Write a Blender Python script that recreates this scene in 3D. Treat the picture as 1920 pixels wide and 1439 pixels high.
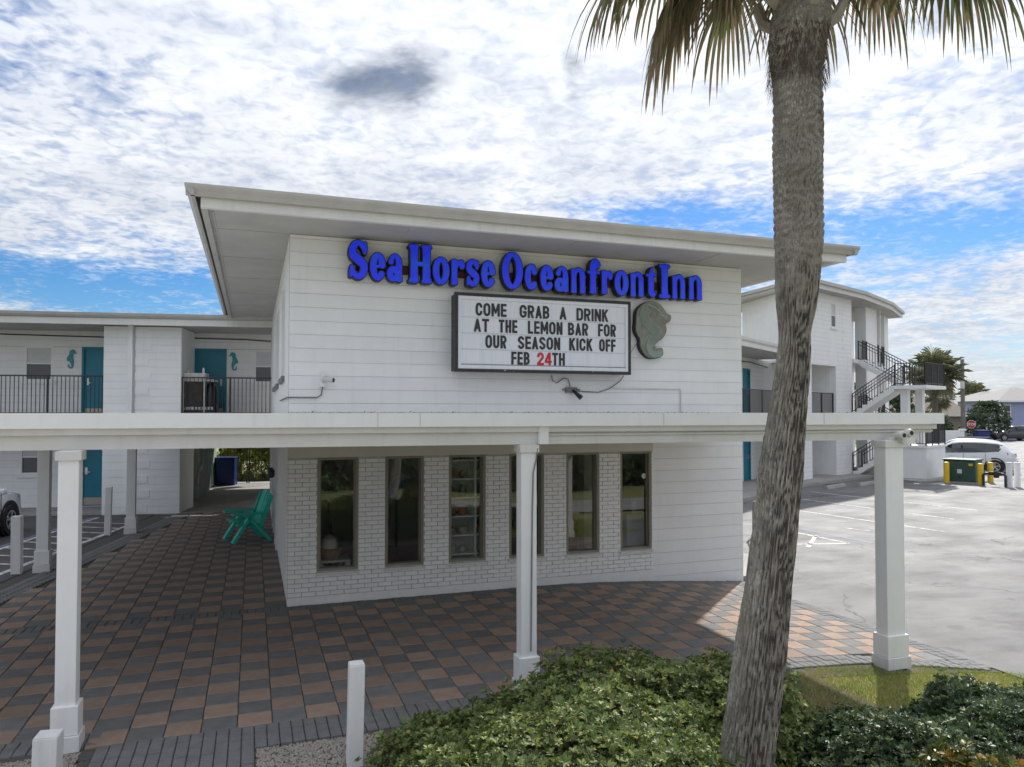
import bpy, bmesh, math, random
import numpy as np
from mathutils import Vector, Matrix
random.seed(11); rng = np.random.default_rng(11)
scene = bpy.context.scene
for o in list(bpy.data.objects): bpy.data.objects.remove(o)
col = scene.collection
R = math.radians

# ------------------------------------------------------------------ camera, sky, sun, exposure
SUN_AZ, SUN_EL = 45.8, 42.0            # bearing from +Y towards +X, elevation
cam = bpy.data.cameras.new('camera'); camo = bpy.data.objects.new('camera', cam); col.objects.link(camo)
cam.sensor_width = 36; cam.lens = 25.875; cam.shift_y = 0.0096; cam.clip_end = 2000; cam.clip_start = 0.05
camo.location = (-0.494, -11.24, 2.80); camo.rotation_euler = (R(90 + 1.494), 0, R(-19.40))
scene.camera = camo
scene.view_settings.view_transform = 'Standard'; scene.view_settings.look = 'None'
scene.view_settings.gamma = 1.0; scene.view_settings.use_curve_mapping = False
scene.view_settings.exposure = 1.15

sl = bpy.data.lights.new('sun', 'SUN'); so = bpy.data.objects.new('sun', sl); col.objects.link(so)
sl.energy = 2.3; sl.angle = R(1.2); sl.color = (1.0, 0.96, 0.90)
sd = Vector((math.sin(R(SUN_AZ)) * math.cos(R(SUN_EL)), math.cos(R(SUN_AZ)) * math.cos(R(SUN_EL)), math.sin(R(SUN_EL))))
so.rotation_euler = sd.to_track_quat('Z', 'Y').to_euler(); so.location = (20, 20, 30)


class NT:
    """small helper to chain shader nodes"""
    def __init__(s, tree): s.t = tree; s.n = tree.nodes; s.l = tree.links
    def node(s, typ, **kw):
        n = s.n.new(typ)
        for k, v in kw.items(): setattr(n, k, v)
        return n
    def put(s, sock, v):
        if isinstance(v, bpy.types.NodeSocket): s.l.new(v, sock)
        elif v is not None: sock.default_value = v
    def math(s, op, a, b=None, c=None, clamp=False):
        n = s.node('ShaderNodeMath', operation=op, use_clamp=clamp)
        s.put(n.inputs[0], a)
        if b is not None: s.put(n.inputs[1], b)
        if c is not None: s.put(n.inputs[2], c)
        return n.outputs[0]
    def vmath(s, op, a, b=None, scale=None):
        n = s.node('ShaderNodeVectorMath', operation=op); s.put(n.inputs[0], a)
        if b is not None: s.put(n.inputs[1], b)
        if scale is not None: s.put(n.inputs['Scale'], scale)
        return n.outputs['Value'] if op in ('DOT_PRODUCT', 'LENGTH') else n.outputs[0]
    def noise(s, vec, scale, detail=3, rough=.5, dist=0):
        n = s.node('ShaderNodeTexNoise'); s.put(n.inputs['Vector'], vec); n.inputs['Scale'].default_value = scale
        n.inputs['Detail'].default_value = detail; n.inputs['Roughness'].default_value = rough; n.inputs['Distortion'].default_value = dist
        return n.outputs['Fac']
    def mix(s, f, a, b, blend='MIX'):
        n = s.node('ShaderNodeMix', data_type='RGBA', blend_type=blend)
        s.put(n.inputs[0], f); s.put(n.inputs[6], a); s.put(n.inputs[7], b)
        return n.outputs[2]
    def ramp(s, f, lo, hi):
        n = s.node('ShaderNodeMapRange'); s.put(n.inputs[0], f); n.interpolation_type = 'SMOOTHSTEP'
        n.inputs[1].default_value = lo; n.inputs[2].default_value = hi
        return n.outputs[0]


world = bpy.data.worlds.new('World'); scene.world = world; world.use_nodes = True
wt = NT(world.node_tree); wt.n.clear()
wo = wt.node('ShaderNodeOutputWorld'); bg = wt.node('ShaderNodeBackground'); bg.inputs['Strength'].default_value = 0.1
wt.l.new(bg.outputs[0], wo.inputs[0])
sky = wt.node('ShaderNodeTexSky', sky_type='NISHITA'); sky.sun_disc = False
sky.sun_elevation = R(SUN_EL); sky.sun_rotation = R(SUN_AZ); sky.ozone_density = 3.0; sky.air_density = 1.0; sky.dust_density = 0.4
hs = wt.node('ShaderNodeHueSaturation'); hs.inputs['Saturation'].default_value = 1.4; hs.inputs['Value'].default_value = 0.42
wt.l.new(sky.outputs[0], hs.inputs['Color'])
tc = wt.node('ShaderNodeTexCoord'); D = tc.outputs['Generated']
sep = wt.node('ShaderNodeSeparateXYZ'); wt.l.new(D, sep.inputs[0])
zc = wt.math('ADD', wt.math('MAXIMUM', sep.outputs[2], 0.0), 0.10)
P = wt.vmath('SCALE', D, scale=wt.math('DIVIDE', 1.0, zc))
wz1 = wt.math('SUBTRACT', wt.noise(P, 1.6, 5, .6), .5); wz2 = wt.math('SUBTRACT', wt.noise(P, 1.9, 5, .6, .5), .5)
az = wt.math('MULTIPLY', wt.math('ARCTAN2', sep.outputs[0], sep.outputs[1]), 57.2958)
el = wt.math('MULTIPLY', wt.math('ARCSINE', sep.outputs[2]), 57.2958)
az = wt.math('ADD', az, wt.math('MULTIPLY', wz1, 11.0)); el = wt.math('ADD', el, wt.math('MULTIPLY', wz2, 5.5))


def patch(a0, e0, sa, se, amp):
    x = wt.math('DIVIDE', wt.math('SUBTRACT', az, a0), sa); y = wt.math('DIVIDE', wt.math('SUBTRACT', el, e0), se)
    q = wt.math('ADD', wt.math('MULTIPLY', x, x), wt.math('MULTIPLY', y, y))
    return wt.math('MULTIPLY', wt.math('POWER', 2.718, wt.math('MULTIPLY', q, -1.0)), amp)


cov = wt.noise(P, 0.55, 3, .5, .4)
fine = wt.noise(P, 7.0, 6, .60, .5)
cells = wt.noise(P, 24.0, 2, .45, .6)
blue = patch(-11, 8.6, 15, 2.6, .62)
for a in ((33, 14.6, 10, 1.7, .62), (50, 12.6, 10, 2.3, .60), (43, 8.2, 7, 1.6, .36), (-16, 23, 7, 5, .26), (5, 10, 9, 3, .18), (60, 5, 14, 1.3, .25), (150, 30, 40, 12, .35), (-110, 25, 30, 10, .4)):
    blue = wt.math('ADD', blue, patch(*a))
m = wt.math('ADD', wt.math('MULTIPLY', wt.math('SUBTRACT', cov, .5), .9), .66)
m = wt.math('ADD', m, wt.math('MULTIPLY', wt.math('SUBTRACT', fine, .5), 1.0))
m = wt.math('ADD', m, wt.math('MULTIPLY', wt.math('SUBTRACT', cells, .5), .62))
m = wt.math('SUBTRACT', m, blue)
mask = wt.ramp(m, -0.02, 0.74)
dark = wt.math('ADD', patch(10.0, 24.6, 3.7, 2.1, 1.35), patch(23.6, 25.2, 1.3, 2.2, .8))
dark = wt.math('ADD', dark, patch(2, 23, 2.6, 1.6, .25))
wob = wt.ramp(wt.noise(P, 3.2, 5, .6, .3), .30, .66)
dark = wt.math('MULTIPLY', dark, wt.math('ADD', wt.math('MULTIPLY', wob, .85), .22), clamp=True)
dark = wt.math('MULTIPLY', wt.ramp(dark, .05, 1.0), wt.math('ADD', .52, wt.math('MULTIPLY', wt.noise(P, 5.0, 5, .6, .4), .8)), clamp=True)
shade = wt.ramp(wt.noise(P, 2.3, 5, .6, .5), .30, .75)
sunv = wt.vmath('DOT_PRODUCT', D, tuple(sd))
halo = wt.math('POWER', wt.math('MAXIMUM', sunv, 0.0), 6.0)
shade = wt.math('ADD', wt.math('MULTIPLY', shade, .6), wt.math('MULTIPLY', wt.ramp(wt.math('ADD', wt.math('MULTIPLY', fine, .6), wt.math('MULTIPLY', cells, .4)), .38, .60), .45), clamp=True)
ccol = wt.mix(shade, (2.75, 3.0, 3.5, 1), (4.7, 4.8, 4.95, 1))
glow = wt.math('ADD', wt.math('ADD', 0.80, wt.math('MULTIPLY', wt.math('MAXIMUM', sep.outputs[2], 0.0), 0.65)), wt.math('MULTIPLY', halo, 0.10))
gl = wt.node('ShaderNodeCombineXYZ')
for i in range(3): wt.l.new(glow, gl.inputs[i])
ccol = wt.mix(1.0, ccol, gl.outputs[0], 'MULTIPLY')
ccol = wt.mix(dark, ccol, (1.0, 1.25, 1.75, 1))
mask = wt.math('MAXIMUM', mask, dark)
skyb = wt.mix(1.0, hs.outputs[0], (.82, 1.0, 1.2, 1), 'MULTIPLY')
skyc = wt.mix(mask, skyb, ccol)
wt.put(bg.inputs['Color'], skyc)

# ------------------------------------------------------------------ materials
MATS = {}


def mat(name, c1, c2=None, scale=4.0, rough=.6, bump=0.0, bscale=60.0, metal=0.0, spec=.5, rnd=0.0, detail=5, lo=.3, hi=.7, stretch=None, dirt=None, dscale=.7, dlo=.5, dhi=.8, coat=0.0, streak=0.0):
    """base colour c1..c2 mixed by noise in world space, optional dirt colour, random value per object, fine relief"""
    m_ = bpy.data.materials.new(name); m_.use_nodes = True
    t = NT(m_.node_tree); b = t.n['Principled BSDF']
    g = t.node('ShaderNodeNewGeometry'); pos = g.outputs['Position']
    if stretch: pos = t.vmath('MULTIPLY', pos, stretch)
    c = (*c1, 1)
    if c2 is not None: c = t.mix(t.ramp(t.noise(pos, scale, detail, .6), lo, hi), (*c1, 1), (*c2, 1))
    if dirt is not None: c = t.mix(t.ramp(t.noise(pos, dscale, 6, .65, .3), dlo, dhi), c, (*dirt, 1))
    if streak: c = t.mix(t.math('MULTIPLY', t.ramp(t.noise(t.vmath('MULTIPLY', g.outputs['Position'], (9, 9, .55)), 1.0, 5, .65), .48, .78), streak), c, (.42, .405, .37, 1))
    if rnd:
        oi = t.node('ShaderNodeObjectInfo'); h = t.node('ShaderNodeHueSaturation'); t.put(h.inputs['Color'], c)
        t.put(h.inputs['Value'], t.math('ADD', 1 - rnd / 2, t.math('MULTIPLY', oi.outputs['Random'], rnd))); c = h.outputs[0]
    t.put(b.inputs['Base Color'], c); b.inputs['Roughness'].default_value = rough; b.inputs['Metallic'].default_value = metal
    b.inputs['Specular IOR Level'].default_value = spec; b.inputs['Coat Weight'].default_value = coat
    if bump:
        bn = t.node('ShaderNodeBump'); bn.inputs['Strength'].default_value = bump; bn.inputs['Distance'].default_value = .01
        t.put(bn.inputs['Height'], t.noise(pos, bscale, 4, .6)); t.l.new(bn.outputs[0], b.inputs['Normal'])
    MATS[name] = m_
    return m_


def leafmat(name, cols, rough=.45, trans=.25):
    """leaf colour picked by a value stored on each leaf"""
    m_ = bpy.data.materials.new(name); m_.use_nodes = True; t = NT(m_.node_tree); b = t.n['Principled BSDF']
    a = t.node('ShaderNodeAttribute', attribute_name='tint'); r = t.node('ShaderNodeValToRGB'); t.l.new(a.outputs['Fac'], r.inputs[0])
    while len(r.color_ramp.elements) < len(cols): r.color_ramp.elements.new(.5)
    for e, (p, c) in zip(r.color_ramp.elements, cols): e.position = p; e.color = (*c, 1)
    t.l.new(r.outputs[0], b.inputs['Base Color']); b.inputs['Roughness'].default_value = rough
    tr = t.node('ShaderNodeBsdfTranslucent'); t.l.new(r.outputs[0], tr.inputs[0]); mx = t.node('ShaderNodeMixShader'); mx.inputs[0].default_value = trans
    t.l.new(b.outputs[0], mx.inputs[1]); t.l.new(tr.outputs[0], mx.inputs[2]); t.l.new(mx.outputs[0], t.n['Material Output'].inputs[0])
    MATS[name] = m_
    return m_


def glassmat(name, tint=(.75, .8, .8), refl=1.0):
    m_ = bpy.data.materials.new(name); m_.use_nodes = True; t = NT(m_.node_tree); t.n.remove(t.n['Principled BSDF'])
    fr = t.node('ShaderNodeFresnel'); fr.inputs[0].default_value = 1.55
    gsy = t.node('ShaderNodeBsdfGlossy'); gsy.inputs['Roughness'].default_value = .01; tp = t.node('ShaderNodeBsdfTransparent'); tp.inputs[0].default_value = (*tint, 1)
    mx = t.node('ShaderNodeMixShader'); t.put(mx.inputs[0], t.math('MULTIPLY', t.math('ADD', t.math('MULTIPLY', fr.outputs[0], 1.6), .04), refl, clamp=True))
    t.l.new(tp.outputs[0], mx.inputs[1]); t.l.new(gsy.outputs[0], mx.inputs[2]); t.l.new(mx.outputs[0], t.n['Material Output'].inputs[0])
    MATS[name] = m_
    return m_


mat('white_paint', (.86, .86, .85), (.82, .82, .81), 3, .55, .25, 90, dirt=(.68, .67, .64), dscale=.9, dlo=.62, dhi=.98, streak=.14)
mat('white_block', (.86, .86, .85), (.825, .825, .82), 2.2, .6, .35, 70, dirt=(.70, .69, .66), dscale=.8, dlo=.62, dhi=.98, rnd=.04, streak=.10)
mat('white_brick', (.88, .88, .865), (.83, .83, .81), 9, .55, .4, 80, rnd=.08, dirt=(.62, .60, .54), dscale=3, dlo=.64, dhi=.98)
mat('mortar', (.55, .54, .51), (.45, .44, .42), 12, .8, .4, 90)
mat('joint', (.60, .60, .59), (.54, .54, .53), 5, .8)
mat('fascia', (.72, .71, .68), (.66, .65, .62), 2, .45, .15, 40, dirt=(.52, .49, .44), dscale=1.4, dlo=.60, dhi=.95, streak=0.26)
mat('gutter', (.48, .465, .43), (.42, .405, .375), 3, .4, .1, 30, dirt=(.36, .33, .29), dscale=2, dlo=.62, dhi=.95, streak=0.26)
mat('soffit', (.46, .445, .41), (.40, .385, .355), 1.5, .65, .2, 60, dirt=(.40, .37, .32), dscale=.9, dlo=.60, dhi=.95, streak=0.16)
mat('beige', (.66, .64, .57), (.61, .59, .525), 2, .6, .2, 50)
mat('bronze_frame', (.27, .25, .20), (.23, .215, .175), 5, .4)
mat('shingle', (.20, .19, .18), (.13, .125, .12), 14, .9, .8, 40)
mat('black_metal', (.018, .018, .019), (.03, .03, .03), 20, .45)
mat('black_can', (.012, .012, .014), (.025, .025, .03), 12, .5)
mat('sign_blue', (.014, .030, .88), (.012, .10, .66), 2.6, .35, lo=.42, hi=.72)
mat('raceway', (.10, .022, .022), (.06, .015, .015), 6, .6)
mat('chipped_black', (.02, .02, .02), (.035, .035, .035), 10, .5, .3, 60, dirt=(.70, .70, .68), dscale=14, dlo=.66, dhi=.68)
MATS['sign_blue'].node_tree.nodes['Principled BSDF'].inputs['Emission Color'].default_value = (.012, .035, .75, 1)
MATS['sign_blue'].node_tree.nodes['Principled BSDF'].inputs['Emission Strength'].default_value = .11  # slight glow added to brighten the blue letter faces
mat('sign_panel', (.80, .81, .84), (.74, .76, .80), 5, .25, stretch=(9, 1, .4), dirt=(.66, .68, .72), dscale=1.5)
mat('sign_trim', (.62, .63, .64), (.55, .56, .57), 5, .35)
mat('letter_black', (.018, .019, .022), (.035, .036, .04), 8, .45)
mat('letter_red', (.60, .012, .03), (.50, .01, .025), 8, .4)
mat('bronze_patina', (.19, .185, .145), (.27, .275, .225), 6, .6, .7, 30, dirt=(.22, .34, .29), dscale=3.2, dlo=.52, dhi=.72)
mat('teal_paint', (.012, .215, .30), (.010, .185, .27), 3, .45, .15, 60)
mat('teal_cutout', (.05, .30, .38), (.04, .26, .34), 5, .55)
mat('chair_teal', (.03, .62, .49), (.025, .55, .43), 6, .45, .2, 50)
mat('kickplate', (.52, .45, .38), (.46, .40, .33), 5, .35, metal=.3)
mat('steel', (.55, .55, .55), None, rough=.3, metal=1.0)
mat('blind', (.62, .63, .64), (.56, .57, .58), 30, .5, stretch=(.1, .1, 1))
mat('screen', (.10, .105, .11), (.13, .135, .14), 40, .3, stretch=(.1, .1, 1))
mat('paver_brown', (.36, .258, .195), (.30, .213, .162), 7, .8, 1.0, 95, rnd=.28, dirt=(.20, .155, .125), dscale=1.0, dlo=.54, dhi=.86)
mat('paver_grey', (.20, .202, .202), (.16, .162, .162), 7, .8, 1.0, 95, rnd=.28, dirt=(.10, .10, .10), dscale=1.0, dlo=.54, dhi=.86)
mat('paver_bed', (.105, .10, .092), (.07, .068, .062), 20, .95, .6, 90)
mat('asphalt_pale', (.135, .135, .135), (.20, .20, .198), 1.1, .62, .9, 170, stretch=(.6, 1.5, 1), dirt=(.085, .085, .085), dscale=.6, dlo=.50, dhi=.70, detail=12)
def asphalt_detail():
    m_ = MATS['asphalt_pale']; t = NT(m_.node_tree); b = t.n['Principled BSDF']; c = b.inputs['Base Color'].links[0].from_socket
    g = t.node('ShaderNodeNewGeometry'); p = g.outputs['Position']
    wv = t.node('ShaderNodeVectorMath', operation='ADD'); t.put(wv.inputs[0], p); nn = t.node('ShaderNodeTexNoise'); nn.inputs['Scale'].default_value = 1.5; nn.inputs['Detail'].default_value = 5; t.l.new(p, nn.inputs['Vector']); t.l.new(nn.outputs['Color'], wv.inputs[1])
    v = t.node('ShaderNodeTexVoronoi', feature='DISTANCE_TO_EDGE'); v.inputs['Scale'].default_value = .32; t.l.new(wv.outputs[0], v.inputs['Vector'])
    crack = t.math('SUBTRACT', 1.0, t.ramp(v.outputs['Distance'], .002, .010)); crack = t.math('MULTIPLY', crack, t.ramp(t.noise(p, .5, 2), .45, .6))
    grit = t.ramp(t.noise(p, 60, 2, .7), .35, .7); c = t.mix(t.math('MULTIPLY', grit, .35), c, (.11, .11, .11, 1))
    spots = t.ramp(t.noise(p, 2.2, 3, .5), .66, .74); c = t.mix(t.math('MULTIPLY', spots, .55), c, (.06, .06, .06, 1))
    t.put(b.inputs['Base Color'], t.mix(crack, c, (.045, .045, .045, 1)))
    t.put(b.inputs['Roughness'], t.math('ADD', .42, t.math('MULTIPLY', t.noise(p, .9, 6, .6), .5)))
asphalt_detail()
mat('asphalt_dark', (.060, .062, .065), (.085, .086, .088), 1.5, .8, .7, 150)
mat('concrete', (.36, .35, .33), (.29, .28, .265), 1.6, .85, .5, 90, dirt=(.20, .19, .175), dscale=.9, dlo=.55, dhi=.85)
mat('line_white', (.62, .62, .61), (.46, .46, .45), 7, .7, .3, 100, dirt=(.18, .18, .18), dscale=5, dlo=.50, dhi=.62)
mat('line_blue', (.11, .16, .30), (.20, .22, .27), 7, .7)
mat('soil', (.085, .065, .045), (.13, .105, .075), 6, .95, .9, 60)
mat('lawn_ground', (.19, .21, .07), (.26, .24, .11), 1.2, .95, .8, 70)
mat('pebble', (.42, .38, .33), (.30, .27, .235), 40, .8, rnd=.3)
mat('bark', (.31, .28, .23), (.45, .415, .36), 9, .9, 0, 55, dirt=(.15, .155, .10), dscale=3, dlo=.56, dhi=.8)
mat('boot', (.42, .38, .32), (.30, .26, .21), 10, .8, .8, 40, stretch=(1, 1, .3))
mat('fibre', (.10, .062, .045), (.15, .10, .075), 40, .95, 1, 90)
mat('petiole', (.20, .21, .10), (.16, .13, .08), 8, .6)
mat('twig', (.075, .058, .04), (.045, .036, .026), 30, .95, .6, 60)
mat('tree_wood', (.12, .10, .08), (.18, .155, .125), 14, .9, .9, 50)
mat('post_white', (.76, .76, .75), (.70, .70, .69), 6, .6, .4, 60, stretch=(1, 1, .25), dirt=(.40, .39, .37), dscale=8, dlo=.64, dhi=.72, streak=0.26)
mat('car_white', (.76, .77, .80), (.74, .75, .78), 2, .22, coat=1.0)
mat('car_silver', (.48, .49, .50), (.46, .47, .48), 2, .28, metal=.4, coat=1.0)
mat('car_dark', (.035, .037, .042), (.045, .047, .05), 2, .22, coat=1.0)
mat('car_glass', (.015, .02, .022), None, rough=.05, spec=.8)
mat('cladding', (.025, .026, .028), None, rough=.6)
mat('tyre', (.015, .015, .016), (.024, .024, .025), 20, .8)
mat('rim', (.58, .58, .60), None, rough=.3, metal=.9)
mat('tail_red', (.40, .012, .02), None, rough=.15)
mat('lamp_clear', (.45, .47, .50), None, rough=.1)
mat('plate_white', (.6, .6, .6), None, rough=.4)
mat('yellow_paint', (.72, .48, .012), (.62, .40, .012), 6, .5, .2, 50, dirt=(.35, .25, .05), dscale=5, dlo=.6, dhi=.9)
mat('kerb_yellow', (.60, .48, .16), (.48, .40, .20), 5, .7, .4, 50, dirt=(.36, .34, .30), dscale=3)
mat('box_green', (.022, .065, .048), (.03, .08, .06), 4, .45)
mat('bin_blue', (.012, .022, .13), (.015, .03, .17), 4, .4)
mat('wood_pole', (.17, .155, .14), (.22, .205, .19), 12, .9, .6, 40, stretch=(1, 1, .2))
mat('stop_red', (.50, .02, .03), None, rough=.4)
mat('roof_brown', (.20, .165, .135), (.15, .125, .105), 6, .9, .7, 30)
mat('roof_grey', (.32, .31, .30), (.26, .25, .245), 6, .9, .6, 30)
mat('house_blue', (.36, .40, .58), (.33, .37, .54), 2, .7)
mat('house_pale', (.42, .52, .56), (.38, .48, .52), 2, .7)
mat('house_tan', (.38, .33, .27), (.33, .29, .24), 2, .8)
mat('brick_old', (.24, .15, .12), (.18, .12, .10), 8, .85)
mat('mural', (.045, .12, .11), (.16, .17, .13), 1.3, .6, dirt=(.03, .045, .045), dscale=1.1, dlo=.42, dhi=.62, lo=.5, hi=.66)
mat('mural_light', (.34, .48, .47), (.45, .40, .25), 2.5, .6)
mat('interior_wall', (.46, .45, .42), (.42, .41, .385), 1, .8)
mat('interior_floor', (.14, .105, .075), (.09, .07, .05), 3, .5, stretch=(1, 6, 1))
mat('desk_wood', (.34, .14, .06), (.25, .10, .045), 5, .4, stretch=(1, 1, .2))
mat('cream', (.58, .55, .47), (.52, .49, .42), 4, .6)
mat('wicker', (.30, .19, .10), (.20, .12, .06), 30, .8, .6, 60)
mat('cloth_blue', (.06, .25, .42), (.10, .33, .48), 9, .7)
mat('goods_red', (.42, .07, .05), (.30, .16, .08), 14, .6)
mat('goods_green', (.06, .13, .09), (.14, .12, .06), 14, .6)
mat('goods_pale', (.42, .44, .38), (.30, .30, .20), 14, .6)
mat('debris', (.17, .10, .06), (.085, .055, .035), 30, .95)
mat('cable', (.22, .21, .20), (.15, .145, .14), 8, .6)
mat('black_bag', (.012, .012, .013), None, rough=.3)
mat('cart_white', (.62, .60, .58), (.50, .48, .46), 6, .6)
glassmat('glass', (.95, .97, .96), .6)
leafmat('hedge_leaf', [(0, (.06, .09, .026)), (.40, (.145, .20, .055)), (.70, (.26, .32, .095)), (.90, (.33, .37, .105)), (1, (.42, .30, .05))], .55, .3)
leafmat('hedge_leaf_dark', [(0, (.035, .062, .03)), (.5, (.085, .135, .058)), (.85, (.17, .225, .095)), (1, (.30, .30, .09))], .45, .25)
leafmat('red_leaf', [(0, (.03, .05, .012)), (.4, (.10, .12, .02)), (.7, (.26, .20, .03)), (1, (.38, .08, .03))], .4, .3)
leafmat('grass_blade', [(0, (.19, .24, .045)), (.55, (.33, .36, .08)), (.85, (.44, .38, .14)), (1, (.44, .30, .19))], .6, .3)
leafmat('palm_leaf', [(0, (.06, .085, .03)), (.4, (.12, .14, .055)), (.7, (.19, .155, .085)), (1, (.29, .20, .13))], .5, .35)
leafmat('tree_leaf', [(0, (.035, .06, .03)), (.6, (.075, .115, .05)), (1, (.13, .17, .07))], .5, .3)
leafmat('hazed_palm_leaf', [(0, (.14, .17, .09)), (.4, (.25, .27, .15)), (.7, (.34, .31, .21)), (1, (.42, .34, .26))], .5, .45)  # palm leaf colours lightened, distance haze put into the colour
leafmat('lime_leaf', [(0, (.06, .10, .012)), (.5, (.22, .27, .02)), (1, (.42, .42, .04))], .5, .4)



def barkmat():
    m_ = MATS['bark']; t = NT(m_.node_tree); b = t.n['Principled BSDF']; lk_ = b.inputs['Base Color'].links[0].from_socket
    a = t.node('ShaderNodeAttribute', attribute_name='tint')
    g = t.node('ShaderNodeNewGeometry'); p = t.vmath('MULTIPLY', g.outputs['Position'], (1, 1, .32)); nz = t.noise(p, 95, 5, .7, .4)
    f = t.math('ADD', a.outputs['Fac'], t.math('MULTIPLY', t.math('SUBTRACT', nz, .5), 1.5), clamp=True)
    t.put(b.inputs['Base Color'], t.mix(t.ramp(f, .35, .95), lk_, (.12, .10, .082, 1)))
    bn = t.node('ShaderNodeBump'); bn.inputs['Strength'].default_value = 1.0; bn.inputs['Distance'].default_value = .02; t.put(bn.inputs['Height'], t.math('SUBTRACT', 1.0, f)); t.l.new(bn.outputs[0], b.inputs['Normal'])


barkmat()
# ------------------------------------------------------------------ geometry helpers
class MB:
    def __init__(s): s.v = []; s.f = []
    def add(s, vs, fs):
        k = len(s.v); s.v.extend([tuple(p) for p in vs]); s.f.extend([tuple(i + k for i in f) for f in fs]); return s
    def box(s, x0, x1, y0, y1, z0, z1):
        return s.add([(x0, y0, z0), (x1, y0, z0), (x1, y1, z0), (x0, y1, z0), (x0, y0, z1), (x1, y0, z1), (x1, y1, z1), (x0, y1, z1)],
                     [(0, 3, 2, 1), (4, 5, 6, 7), (0, 1, 5, 4), (1, 2, 6, 5), (2, 3, 7, 6), (3, 0, 4, 7)])
    def cbox(s, x0, x1, y0, y1, z0, z1, c=.008):
        """box with chamfered top edges and no bottom"""
        return s.add([(x0, y0, z0), (x1, y0, z0), (x1, y1, z0), (x0, y1, z0), (x0, y0, z1 - c), (x1, y0, z1 - c), (x1, y1, z1 - c), (x0, y1, z1 - c),
                      (x0 + c, y0 + c, z1), (x1 - c, y0 + c, z1), (x1 - c, y1 - c, z1), (x0 + c, y1 - c, z1)],
                     [(0, 1, 5, 4), (1, 2, 6, 5), (2, 3, 7, 6), (3, 0, 4, 7), (4, 5, 9, 8), (5, 6, 10, 9), (6, 7, 11, 10), (7, 4, 8, 11), (8, 9, 10, 11)])
    def obox(s, a, b, w, h, up=(0, 0, 1)):
        """bar of section w x h from a to b"""
        a = Vector(a); b = Vector(b); d = (b - a).normalized(); u = Vector(up)
        if abs(d.dot(u)) > .98: u = Vector((1, 0, 0))
        r = d.cross(u).normalized(); u = r.cross(d).normalized(); r *= w / 2; u *= h / 2
        return s.add([a - r - u, a + r - u, a + r + u, a - r + u, b - r - u, b + r - u, b + r + u, b - r + u],
                     [(0, 1, 2, 3), (7, 6, 5, 4), (0, 4, 5, 1), (1, 5, 6, 2), (2, 6, 7, 3), (3, 7, 4, 0)])
    def tube(s, pts, r, n=8, caps=True):
        pts = [Vector(p) for p in pts]; rs = r if isinstance(r, (list, tuple)) else [r] * len(pts); k = len(s.v); prev = None
        for i, p in enumerate(pts):
            d = (pts[min(i + 1, len(pts) - 1)] - pts[max(i - 1, 0)]).normalized()
            if prev is None: u = d.orthogonal().normalized()
            else: u = (prev - d * prev.dot(d)).normalized()
            prev = u; w = d.cross(u)
            for j in range(n):
                a = 2 * math.pi * j / n; s.v.append(tuple(p + (u * math.cos(a) + w * math.sin(a)) * rs[i]))
        for i in range(len(pts) - 1):
            for j in range(n):
                a = k + i * n + j; b = k + i * n + (j + 1) % n; s.f.append((a, b, b + n, a + n))
        if caps:
            s.f.append(tuple(k + j for j in reversed(range(n)))); s.f.append(tuple(k + (len(pts) - 1) * n + j for j in range(n)))
        return s
    def prism(s, poly, z0, z1):
        n = len(poly); return s.add([(x, y, z0) for x, y in poly] + [(x, y, z1) for x, y in poly],
                                    [tuple(reversed(range(n))), tuple(range(n, 2 * n))] + [(i, (i + 1) % n, n + (i + 1) % n, n + i) for i in range(n)])
    def xprism(s, poly, x0, x1):
        """polygon in (y, z) swept along x"""
        n = len(poly); return s.add([(x0, y, z) for y, z in poly] + [(x1, y, z) for y, z in poly],
                                    [tuple(range(n)), tuple(reversed(range(n, 2 * n)))] + [(i, n + i, n + (i + 1) % n, (i + 1) % n) for i in range(n)])
    def yprism(s, poly, y0, y1):
        """polygon in (x, z) swept along y"""
        n = len(poly); return s.add([(x, y0, z) for x, z in poly] + [(x, y1, z) for x, z in poly],
                                    [tuple(reversed(range(n))), tuple(range(n, 2 * n))] + [(i, (i + 1) % n, n + (i + 1) % n, n + i) for i in range(n)])
    def lathe(s, prof, cx=0, cy=0, n=20, axis='z'):
        k = len(s.v)
        for r, h in prof:
            for j in range(n):
                a = 2 * math.pi * j / n
                s.v.append((cx + r * math.cos(a), cy + r * math.sin(a), h) if axis == 'z' else (cx + r * math.cos(a), h, cy + r * math.sin(a)))
        for i in range(len(prof) - 1):
            for j in range(n):
                a = k + i * n + j; b = k + i * n + (j + 1) % n; s.f.append((a, b, b + n, a + n))
        s.f.append(tuple(k + j for j in range(n))); s.f.append(tuple(k + (len(prof) - 1) * n + j for j in range(n)))
        return s
    def mesh(s, name, m_):
        me = bpy.data.meshes.new(name); me.from_pydata(s.v, [], s.f); me.update()
        bm = bmesh.new(); bm.from_mesh(me); bmesh.ops.recalc_face_normals(bm, faces=bm.faces); bm.to_mesh(me); bm.free()
        if m_: me.materials.append(MATS[m_])
        return me
    def build(s, name, m_, parent=None, loc=None, rotz=0, smooth=False, bevel=0):
        me = s.mesh(name, m_)
        if smooth:
            me.polygons.foreach_set('use_smooth', [True] * len(me.polygons)); me.set_sharp_from_angle(angle=R(38))
        o = bpy.data.objects.new(name, me); col.objects.link(o); o.parent = parent
        if loc: o.location = loc
        o.rotation_euler.z = rotz
        if bevel:
            b = o.modifiers.new('bevel', 'BEVEL'); b.width = bevel; b.segments = 2; b.limit_method = 'ANGLE'
        return o


def tag(o, label, cat=None, group=None, kind=None):
    if label: o['label'] = label
    if cat: o['category'] = cat
    if group: o['group'] = group
    if kind: o['kind'] = kind
    return o


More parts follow.
